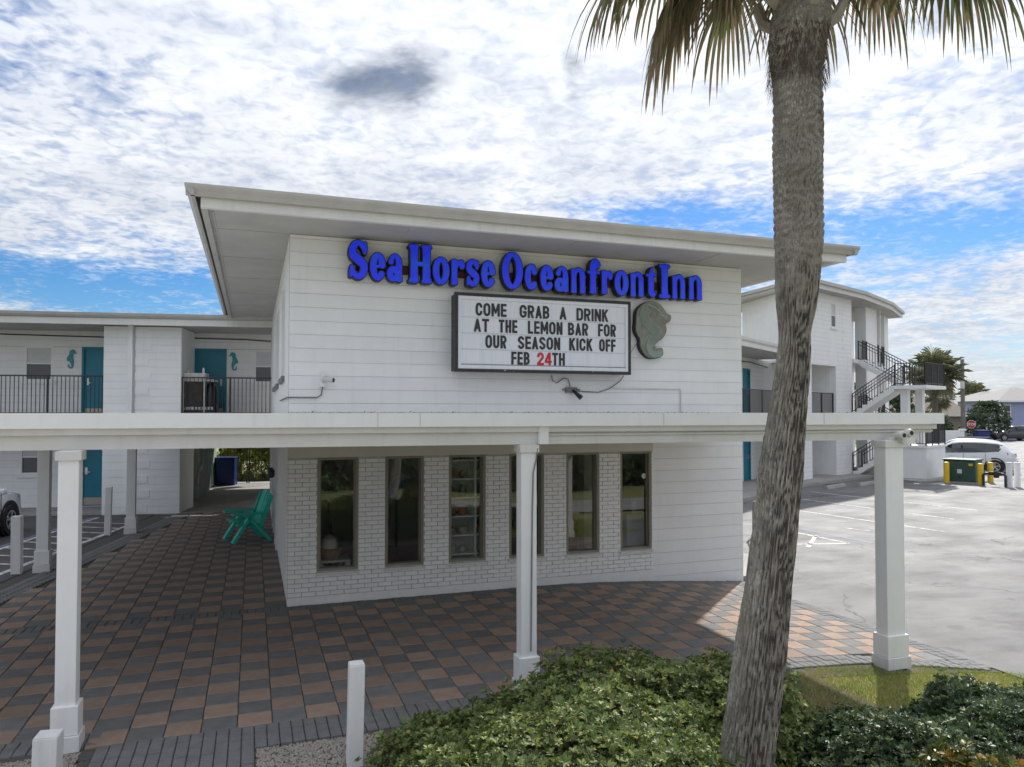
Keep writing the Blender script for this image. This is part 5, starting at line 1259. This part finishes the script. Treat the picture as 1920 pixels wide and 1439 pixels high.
gp = []
while len(gp) < 52000:
    x = rng.uniform(4.4, 9.0, 4000); y = rng.uniform(-8.0, -4.45, 4000)
    lim = np.where(x < 5.3, -4.6, np.where(x < 6.6, -4.5 - (x - 5.3) * .04, np.where(x < 7.9, -4.55 - (x - 6.6) * .31, -4.95 - (x - 7.9) * .59)))
    ok = (y < lim) & (rng.random(4000) < np.clip((y + 8.6) / 2.4, .25, 1)) & ((np.abs(x - 6.49) > .22) | (np.abs(y + 4.6) > .18))
    gp += list(zip(x[ok], y[ok]))
gp = np.array(gp[:52000]); gp = np.concatenate([gp, np.array([[zg(a) - .032] for a in gp[:, 0]])], 1)
blades('grass', 'patchy yellow green lawn strip round the right column', gp, .05, 'grass_blade')
# loose gravel: small stones joined
ico = bmesh.new(); bmesh.ops.create_icosphere(ico, subdivisions=1, radius=1.0); iv = np.array([v.co[:] for v in ico.verts]); it = np.array([[v.index for v in f.verts] for f in ico.faces]); ico.free()
n = 30000; gx = rng.uniform(-2.6, .6, n); gy = rng.uniform(-5.7, -4.15, n); lim = np.where(gx < -1.8, -4.22, -4.64); ok = (gy < lim) & ((gx < -1.82) | (gx > -.44)); gx, gy = gx[ok], gy[ok]; n = len(gx)
sc_ = rng.uniform(.006, .014, (n, 1, 1)) * rng.uniform(.6, 1.3, (n, 1, 3)); V = iv[None] * sc_ + np.stack([gx, gy, np.full(n, -.024)], 1)[:, None]
tag(fast_mesh('gravel', V.reshape(-1, 3), (it[None] + np.arange(n)[:, None, None] * len(iv)).reshape(-1, 3), 'pebble'), 'pale loose gravel round the short white posts', 'gravel', kind='stuff')

# ------------------------------------------------------------------ the cabbage palm in front
CAMP = np.array([-.494, -11.24, 2.80]); FW = np.array([CF[0], CF[1], 0]); RT = np.array([CR_[0], CR_[1], 0])
DP = 5.1; PXM = 1380 / DP
TR = [(2.95, -1.53, .182), (2.41, -1.60, .178), (2.26, -1.62, .174), (1.69, -1.71, .170), (1.18, -1.775, .152), (.39, -1.86, .139), (0, -1.91, .122), (-.35, -1.955, .106), (-.53, -1.96, .100), (-.645, -1.967, .113), (-.73, -1.97, .133), (-.86, -1.975, .144), (-1.046, -1.983, .150), (-1.21, -1.988, .159), (-1.50, -1.987, .159), (-1.76, -1.99, .161), (-2.10, -2.0, .159), (-2.35, -1.997, .166), (-2.52, -1.994, .188), (-2.69, -2.02, .20), (-2.95, -2.04, .19), (-3.55, -2.05, .17)]
tz = np.array([2.80 - a[0] for a in TR]); tl = np.array([-a[1] for a in TR]); trr = np.array([a[2] for a in TR])
zz = np.linspace(-.2, 6.30, 470); ll = np.interp(zz, tz, tl); rr_ = np.interp(zz, tz, trr)
for _ in range(3): ll = np.convolve(np.pad(ll, 4, 'edge'), np.ones(9) / 9, 'valid'); rr_ = np.convolve(np.pad(rr_, 3, 'edge'), np.ones(7) / 7, 'valid')
na = 120; th = np.linspace(0, 2 * np.pi, na, endpoint=False); TH, ZZ = np.meshgrid(th, zz)
def fbm(U_, W_, seed, octv=4):
    r = np.random.default_rng(seed); o = np.zeros_like(U_)
    for k in range(octv):
        for _ in range(3):
            m1 = r.integers(1, 4) * 2 ** k; o += np.sin(m1 * U_ * r.choice([-1, 1]) + W_ * r.uniform(.5, 1.5) * 2 ** k + r.uniform(0, 6.28)) / (2 ** k) / 3
    return o
warp = fbm(TH, ZZ * 3, 1, 3)
fis = np.abs(np.sin(TH * 23 + 3.2 * warp + 1.1 * np.sin(ZZ * 9 + 3 * TH))) ** .6 * np.abs(np.sin(TH * 14 - ZZ * 1.3 + 2.5 * fbm(TH, ZZ * 2, 2, 3))) ** .35
lowz = np.clip((4.0 - ZZ) / .5, 0, 1); rng_ = np.abs(np.sin(ZZ * 52 + 1.5 * warp)) ** .5
chk = rng_ * (np.abs(np.sin(TH * 26 + 2 * np.sin(ZZ * 17) + 2 * warp)) ** .5)
disp = (lowz * (fis - .7) * .026 + (1 - lowz) * (chk - .6) * .018) + .006 * fbm(TH, ZZ * 5, 3, 4)
rad = rr_[:, None] + disp
dep = DP + .02 * np.sin(zz * 1.1)
ctr = CAMP[None] * np.array([1, 1, 0]) + FW[None] * dep[:, None] + RT[None] * ll[:, None] + np.stack([np.zeros_like(zz), np.zeros_like(zz), zz], 1)
Vt = ctr[:, None] + (np.cos(TH)[..., None] * RT + np.sin(TH)[..., None] * FW) * rad[..., None]
i, j = np.meshgrid(np.arange(len(zz) - 1), np.arange(na), indexing='ij'); q = np.stack([i * na + j, i * na + (j + 1) % na, (i + 1) * na + (j + 1) % na, (i + 1) * na + j], -1).reshape(-1, 4)
base = ctr[8].copy()
palm = thing('cabbage_palm', 'tall leaning palm with fissured grey trunk in the foreground', 'palm tree', tuple(base))
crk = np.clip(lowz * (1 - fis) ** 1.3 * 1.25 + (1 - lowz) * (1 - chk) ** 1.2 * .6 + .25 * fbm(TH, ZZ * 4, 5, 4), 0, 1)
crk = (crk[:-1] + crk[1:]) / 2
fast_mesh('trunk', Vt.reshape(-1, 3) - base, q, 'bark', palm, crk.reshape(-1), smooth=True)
top = ctr[-1] - base; cw = np.array([top[0], top[1], 6.50 - base[2]])
fm_ = MB()
for k in range(900):                                   # shaggy fibre collar
    a = random.uniform(0, 6.28); z = random.uniform(5.10, 5.50); r = .18 + .02 * random.random(); c0 = np.array([np.interp(z, zz, ctr[:, 0]), np.interp(z, zz, ctr[:, 1]), z]) - base
    d = RT * math.cos(a) + FW * math.sin(a); p = c0 + d * r; e = p + d * random.uniform(.005, .035) + np.array([random.uniform(-.02, .02), random.uniform(-.02, .02), -random.uniform(.05, .12)]); s_ = np.cross(d, [0, 0, 1]) * .004
    fm_.add([p - s_, p + s_, e], [(0, 1, 2)])
fm_.build('fibre_collar', 'fibre', palm)
for k in range(22):                                    # old leaf bases
    a = k * 2.4; z = 5.48 + .034 * k; c0 = np.array([np.interp(z, zz, ctr[:, 0]), np.interp(z, zz, ctr[:, 1]), z]) - base; d = RT * math.cos(a) + FW * math.sin(a)
    p0 = c0 + d * .12; p1 = c0 + d * .26 + np.array([0, 0, .10]); p2 = c0 + d * random.uniform(.30, .42) + np.array([0, 0, .26])
    MB().tube([p0, p1, p2], [.05, .045, .028], 7).build('leaf_base', 'boot', palm, smooth=True)


def frond(az_, droop, pet, blade, nseg, seed, parent, origin, tint0):
    """fan leaf: arching stalk, then narrow segments that hang from the fan"""
    r = np.random.default_rng(seed); d = RT * math.cos(az_) + FW * math.sin(az_); up = np.array([0, 0, 1.]); pts = []
    ang = math.radians(droop[0]); p = np.array(origin, float)
    for k in range(9):
        pts.append(p.copy()); ang = math.radians(droop[0] + (droop[1] - droop[0]) * k / 8); p = p + (d * math.cos(ang) + up * math.sin(ang)) * pet / 8
    MB().tube([tuple(x) for x in pts], [.020 - .0014 * k for k in range(9)], 6).build('frond_stalk', 'petiole', parent)
    ax = d * math.cos(ang) + up * math.sin(ang); sd_ = np.cross(ax, up); sd_ /= np.linalg.norm(sd_); nm = np.cross(sd_, ax)
    V, F, T = [], [], []; tip = pts[-1]
    for k in range(nseg):
        f = (k + .5) / nseg * 2 - 1; a = f * math.radians(118); L = blade * (1 - .28 * abs(f) ** 2) * r.uniform(.85, 1.1); dr = ax * math.cos(a) + sd_ * math.sin(a) + nm * .12; dr /= np.linalg.norm(dr)
        q_ = tip - ax * .02 + ax * .10 * (1 - abs(f)); w = .025; n_ = 8; g_ = r.uniform(1.3, 2.4); v = dr.copy(); o_ = len(V); ww = np.cross(dr, up); ww /= max(np.linalg.norm(ww), 1e-6); tw = r.uniform(-.5, .5); ww = ww * math.cos(tw) + np.cross(dr, ww) * math.sin(tw)
        for i_ in range(n_ + 1):
            s_ = i_ / n_; wd = w * (.5 + 1.2 * s_ if s_ < .3 else .86 * (1 - s_) ** .6 + .03); V += [q_ - ww * wd, q_ + ww * wd]
            v = v + np.array([0, 0, -1.]) * g_ * (.03 + .34 * s_ ** 1.2); v /= np.linalg.norm(v); q_ = q_ + v * L / n_
        for i_ in range(n_): F.append((o_ + 2 * i_, o_ + 2 * i_ + 1, o_ + 2 * i_ + 3, o_ + 2 * i_ + 2)); T.append(min(max(tint0 + r.normal(0, .14) + .25 * (i_ / n_) ** 3, 0), 1))
    return fast_mesh('frond_blade', np.array(V), np.array(F), 'palm_leaf', parent, np.array(T))


FR = [(182, 6, -46, 1.22, .95, .6), (170, -2, -62, .92, .95, .7), (2, 8, -48, 1.18, .9, .5), (180, 10, -38, .95, .95, .55), (165, 5, -50, .62, .85, .62), (200, -5, -62, .55, .85, .7), (150, 12, -30, .9, .9, .5), (188, 22, -20, 1.05, .95, .45), (0, 14, -34, .98, .9, .45), (-18, 8, -40, .85, .85, .5), (20, 20, -22, 1.0, .95, .4), (95, -30, -75, .35, .75, .75), (60, -10, -60, .6, .8, .6), (120, 0, -50, .7, .85, .6), (225, 20, -25, .8, .9, .45), (310, 18, -30, .8, .9, .45),
      (270, 35, -5, .9, .9, .35), (90, 40, 0, .95, .95, .35), (40, 45, 10, .9, .9, .3), (140, 50, 10, .9, .9, .3), (210, 50, 15, .9, .9, .3), (330, 55, 15, .9, .9, .3), (0, 70, 45, .8, .9, .3), (120, 75, 50, .8, .9, .3), (240, 70, 45, .8, .9, .3), (172, -2, -55, .80, .9, .62), (8, -5, -62, .62, .8, .6)]
for k, (a, d0, d1, pe, bl_, tn) in enumerate(FR): frond(R(a + random.uniform(-5, 5)), (d0, d1), pe, bl_, 36, 40 + k, palm, cw + np.array([0, 0, random.uniform(-.15, .05)]), tn)

# ------------------------------------------------------------------ things inside the shop windows
tb = thing('side_table', 'white side table with crossed sides inside the first window', 'table', (.70, .46, .02))
MB().box(-.24, .24, -.2, .2, .50, .535).build('table_top', 'cream', tb)
for x in (-.21, .21):
    for y in (-.17, .17): MB().box(x - .022, x + .022, y - .022, y + .022, 0, .499).build('leg', 'white_paint', tb)
m_ = MB()
for y in (-.17, .17): m_.obox((-.19, y, .06), (.19, y, .46), .02, .025).obox((-.19, y, .46), (.19, y, .06), .021, .026).box(-.19, .19, y - .012, y + .012, .03, .055)
m_.build('cross_brace', 'white_paint', tb)
bk = thing('wicker_basket', 'wicker basket with cushion on the white side table', 'basket', (.66, .46, .556)); MB().lathe([(.11, 0), (.16, .06), (.17, .15), (.15, .16)], 0, 0, 16).build('basket_body', 'wicker', bk, smooth=True); MB().lathe([(.05, .10), (.13, .16), (.12, .30), (.03, .36)], -.02, 0, 12).build('cushion', 'cream', bk, smooth=True)
rg = thing('oval_tray_stand', 'teal rimmed oval tray on a stand inside the first window', 'tray', (.75, 1.5, .02)); m_ = MB().tube([(.36 * math.cos(t), .2 * math.sin(t), 1.42) for t in np.linspace(0, 6.2832, 33)], .018, 6); m_.build('tray_rim', 'chair_teal', rg); MB().lathe([(.20, 0), (.20, .02), (.03, .04), (.03, 1.38), (.30, 1.40)], 0, 0, 16).build('stand', 'black_metal', rg)
cl = thing('hanging_towel', 'blue cloth hanging on a stand inside the second window', 'towel', (1.78, 1.0, .02)); MB().obox((-.10, 0, 1.35), (.08, .02, 1.72), .20, .03, (0, 1, 0)).build('cloth', 'cloth_blue', cl); MB().tube([(0, .03, 0), (0, .03, 1.75)], .02, 8).lathe([(.18, -.0), (.18, .03)], 0, .03, 14).build('stand', 'black_metal', cl)
sh = thing('display_shelf', 'white display shelves with beach goods inside the third window', 'shelf', (2.85, .36, .02))
for x in (-.42, .06, .44): MB().box(x - .018, x + .018, -.16, .16, 0, 2.2).build('upright', 'white_paint', sh)
for k in range(7): MB().box(-.402, .042, -.155, .155, .20 + k * .30, .222 + k * .30).box(.078, .422, -.155, .155, .20 + k * .30, .222 + k * .30).build('shelf_board', 'white_paint', sh)
MB().box(-.44, .46, .161, .18, 0, 2.2).build('back_panel', 'interior_wall', sh)
for k in range(7):
    for j, x in enumerate((-.30, -.12, .17, .32)):
        w = random.uniform(.05, .08); h = random.uniform(.10, .20); mm = random.choice(['goods_red', 'goods_green', 'goods_pale', 'goods_green', 'wicker'])
        g_ = MB().lathe([(w * .7, 0), (w, h * .3), (w * random.uniform(.5, 1), h * .8), (w * .4, h)], 0, 0, 10).build('shelf_goods', mm, None, (2.85 + x, .34, .02 + .2225 + k * .30), smooth=True)
        tag(g_, 'small souvenir on shelf %s of the display, %s' % (['one (lowest)', 'two', 'three', 'four', 'five', 'six', 'seven (top)'][k], ['far left', 'left of centre', 'right of centre', 'far right'][j]), 'souvenir', 'souvenirs on the display shelves')
dk = thing('reception_desk', 'brown wooden reception desk behind the fifth window', 'desk', (5.4, 1.5, .02)); MB().box(-.8, .55, -.25, .25, 0, .98).build('desk_front', 'desk_wood', dk); MB().box(-.86, .60, -.30, .30, .981, 1.02).build('counter_top', 'cream', dk)
pc = thing('interior_pillar', 'cream square pillar behind the fifth window', 'pillar', (5.3, 1.0, .02)); MB().box(-.16, .16, -.14, .14, 0, 2.47).build('shaft', 'cream', pc); MB().box(-.18, .18, -.16, .16, 0, .10).build('base', 'desk_wood', pc)
cs = thing('cabinet', 'grey cabinet with paper roll inside the sixth window', 'cabinet', (6.15, .75, .02)); MB().box(-.30, .30, -.18, .2, 0, .92).build('cabinet_body', 'sign_trim', cs); MB().box(-.32, .32, -.20, .22, .921, .95).build('cabinet_top', 'cream', cs); MB().lathe([(.06, .951), (.06, 1.16)], -.05, 0, 14).build('paper_roll', 'white_paint', cs)
stk = tag(MB().lathe([(.0, .0), (.045, .0), (.045, .002)], 0, 0, 20, 'y').build('window_sticker', 'sign_panel', None, (5.92, .080, 1.70)), 'round white sticker on the glass of the sixth window', 'sticker')

# ------------------------------------------------------------------ the street far right
GF = -.27


def back_palm(label, x, y, h, cr, nf, lean=0):
    t = thing('cabbage_palm', label, 'palm tree', (x, y, GF)); MB().tube([(0, 0, -.1), (lean * .4, 0, h * .5), (lean, 0, h)], [.26, .22, .24], 10).build('trunk', 'tree_wood', t, smooth=True)
    V, F, T = [], [], []
    for k in range(nf):
        a = rng.uniform(0, 6.28); e = math.radians(rng.uniform(-65, 75)); d = np.array([math.cos(a) * math.cos(e), math.sin(a) * math.cos(e), math.sin(e)]); c = np.array([lean, 0, h + .3]) + d * cr * rng.uniform(.25, .66); s_ = unit(np.cross(d, [0, 0, 1.])); n_ = np.cross(s_, d)
        for f in np.linspace(-1.9, 1.9, 15):
            dr = d * math.cos(f) + s_ * math.sin(f) + n_ * .1; L = cr * rng.uniform(.34, .50); w = np.cross(dr, n_) * .024; o_ = len(V); m1 = c + dr * L * .6 + [0, 0, -.05]; tp = c + dr * L + np.array([0, 0, -.22 * L - .12]); V += [c, m1 + w, tp, m1 - w]; F += [(o_, o_ + 1, o_ + 2), (o_, o_ + 2, o_ + 3)]; tn = rng.uniform(.1, .6) + (.35 if e < -.5 else 0); T += [min(tn, 1)] * 2
    fast_mesh('crown', np.array(V), np.array(F), 'hazed_palm_leaf', t, np.array(T)); return t


back_palm('big bushy palm behind the staircase landing', 52.3, 34.2, 6.0, 2.5, 85); back_palm('second palm with its crown beside the utility pole', 67.0, 46.4, 4.3, 1.7, 55)
back_palm('slim palm trunk just right of the staircase landing', 50.2, 33.8, 5.4, 1.6, 40)
back_palm('tiny far palm above the grey roofs', 128.5, 91.7, 6.3, 3.2, 50)
pp = thing('utility_pole', 'grey wooden utility pole in front of the far houses', 'pole', (67.7, 44.2, GF)); MB().tube([(0, 0, 0), (0, 0, 8.5)], [.22, .17], 12).build('pole', 'wood_pole', pp, smooth=True); MB().tube([(-.35, -.3, 5.5), (-.35, -.3, 6.3)], .16, 12).build('transformer_can', 'sign_trim', pp); MB().obox((-.4, -.35, 5.9), (0, 0, 5.9), .06, .06).build('bracket', 'black_metal', pp)
ss = thing('stop_sign', 'red octagonal stop sign on a post far right', 'sign', (68.8, 44.2, GF), R(-37)); MB().tube([(0, 0, 0), (0, 0, 3.3)], .04, 8).build('sign_post', 'black_metal', ss)
oc = [(.44 * math.cos(R(22.5 + 45 * k)), 1.87 + .44 * math.sin(R(22.5 + 45 * k))) for k in range(8)]; oc2 = [(x * .90, 1.87 + (z - 1.87) * .90) for x, z in oc]
MB().yprism(oc, -.07, -.055).build('sign_border', 'plate_white', ss); MB().yprism(oc2, -.078, -.071).build('sign_face', 'stop_red', ss)
tcu = bpy.data.curves.new('stop_text', 'FONT'); tcu.body = 'STOP'; tcu.size = .34; tcu.align_x = 'CENTER'; tcu.offset = .012; tob = bpy.data.objects.new('t', tcu); tme = bpy.data.meshes.new_from_object(tob); bpy.data.objects.remove(tob); tme.materials.clear(); tme.materials.append(MATS['plate_white'])
place('sign_text', tme, ss, (0, -.081, 1.75), (R(90), 0, 0)); MB().box(-.45, .45, -.05, -.03, 2.75, 2.95).build('street_name_plate', 'box_green', ss)
lwall = tag(MB().box(-6, 3.2, -.12, .12, -.1, 1.35).box(2.8, 3.35, -.2, .2, 1.351, 1.50).build('garden_wall', 'white_paint', None, (60.6, 41.9, GF), R(-19.4)), 'low white garden wall behind the parked cars', 'wall')


def house(name, label, loc, rot, L, Wd, h, roof_h, wm, rm, over=.5, wins=(), hip=True, chim=None, doors=()):
    t = thing(name, label, 'house', loc, rot); b = MB().box(0, L, 0, Wd, -.2, h).build('wall', wm, t)
    i = Wd / 2 if hip else 0; r = MB().add([(-over, -over, h - .05), (L + over, -over, h - .05), (L + over, Wd + over, h - .05), (-over, Wd + over, h - .05), (i - (0 if hip else over), Wd / 2, h + roof_h), (L - i + (0 if hip else over), Wd / 2, h + roof_h)], [(0, 1, 5, 4), (1, 2, 5), (2, 3, 4, 5), (3, 0, 4), (0, 3, 2, 1)]).build('roof', rm, t)
    MB().box(-over, L + over, -over - .03, -over, h - .22, h - .03).build('fascia_board', 'white_paint', r)
    if chim: MB().box(chim[0], chim[0] + .7, chim[1], chim[1] + .7, h, h + chim[2]).box(chim[0] - .08, chim[0] + .78, chim[1] - .08, chim[1] + .78, h + chim[2] + .001, h + chim[2] + .2).build('chimney', 'brick_old', r)
    for x0_, x1_, z0_, z1_ in wins:
        o = MB().box(x0_ - .1, x1_ + .1, -.05, -.001, z0_ - .1, z1_ + .1).build('window', 'white_paint', t); MB().box(x0_, x1_, -.07, -.051, z0_, z1_).build('pane', 'car_glass', o); MB().box(x0_, x1_, -.085, -.071, (z0_ + z1_) / 2 - .03, (z0_ + z1_) / 2 + .03).build('meeting_rail', 'white_paint', o)
    for x in (0, L - .18): MB().box(x - .01, x + .19, -.03, -.001, 0, h - .05).build('corner_board', 'white_paint', t)
    for x0_, x1_ in doors: MB().box(x0_, x1_, -.06, -.001, 0, 2.1).build('door', 'white_paint', t)
    return t


RH = R(-19.4)
house('house', 'brown shingled house with a brick chimney behind the palms', (66.5, 55.3, GF), RH, 11, 8, 2.85, 2.15, 'house_tan', 'roof_brown', wins=((1, 2.2, 1, 2.1), (8, 9.2, 1, 2.1)), hip=False, chim=(9.4, 3.2, 3.0))
house('house', 'pale blue green house with grey hip roof right of the pole', (86.6, 58.6, GF), RH, 16, 9, 4.0, 1.9, 'house_pale', 'roof_grey', wins=((.8, 2.0, 2.0, 3.3), (3.0, 4.0, 2.0, 3.3), (5.0, 6.0, 2.0, 3.3), (.8, 2.0, .3, 1.2)))
bh_ = house('house', 'lavender blue house with white corner boards at the right edge', (81.3, 50.6, GF), RH, 9, 8, 4.5, 1.6, 'house_blue', 'roof_grey', wins=((3.2, 4.2, 2.6, 4.0), (2.6, 4.2, .3, 1.5), (.5, 1.2, 2.4, 3.9)), doors=((6, 7),))
for k in range(6): MB().box(-2.2 + k * .35, -1.85 + k * .35, .2, 1.3, -.2, .2 + k * .32).build('porch_step', 'white_paint', bh_)
for x in (-2.4, -.5): MB().box(x, x + .12, .1, .22, 0, 4.2).build('porch_post', 'white_paint', bh_)


def tree(label, x, y, z, r, n, mat_='tree_leaf', leaf=.28):
    t = shrub('street_tree', label, [(x, y, z, r[0], r[1], r[2]), (x + r[0] * .5, y, z - r[2] * .3, r[0] * .7, r[1] * .8, r[2] * .7), (x - r[0] * .5, y + .2, z - r[2] * .25, r[0] * .7, r[1] * .8, r[2] * .75)], n, mat_, leaf, leaf * .26, 6, cat='tree', twigs=False)
    t.location.z = 0
    MB().tube([(0, 0, GF - .1), (.05, 0, z * .5), (0, 0, z)], [.16, .12, .05], 8).build('trunk', 'tree_wood', t); return t


tree('dark green round tree in front of the blue houses', 75.6, 47.6, 1.9, (2.1, 1.6, 2.0), 1500); tree('dark hedge like tree above the garden wall', 61.8, 43.6, 1.4, (2.8, 1.2, 1.4), 1500)
tree('dark trees behind the staircase landing', 62, 52, 4.2, (6.0, 2.5, 1.8), 1500, leaf=.4); tree('pine branch reaching in at the right edge', 93.5, 54.0, 4.6, (1.8, 1.4, 1.0), 700)
bn2 = thing('street_bin', 'dark blue bin below the stop sign far off', 'bin', (70.8, 44.6, GF), RH); MB().box(-.6, .6, -.4, .4, 0, 1.15).build('bin_body', 'bin_blue', bn2, bevel=.05); MB().box(-.65, .65, -.45, .45, 1.152, 1.25).build('bin_lid', 'bin_blue', bn2)
# hedge and lawn across the street, seen only as reflections in the shop glass
shrub('street_hedge', 'long hedge across the street reflected in the shop windows', [(-9 + k * 4.2, -17.5 + .6 * (k % 3), .35, 2.6, 1.1, 1.15 + .3 * (k % 2)) for k in range(9)], 14000, 'hedge_leaf_dark', .13, .03, 6, cat='hedge', twigs=True)
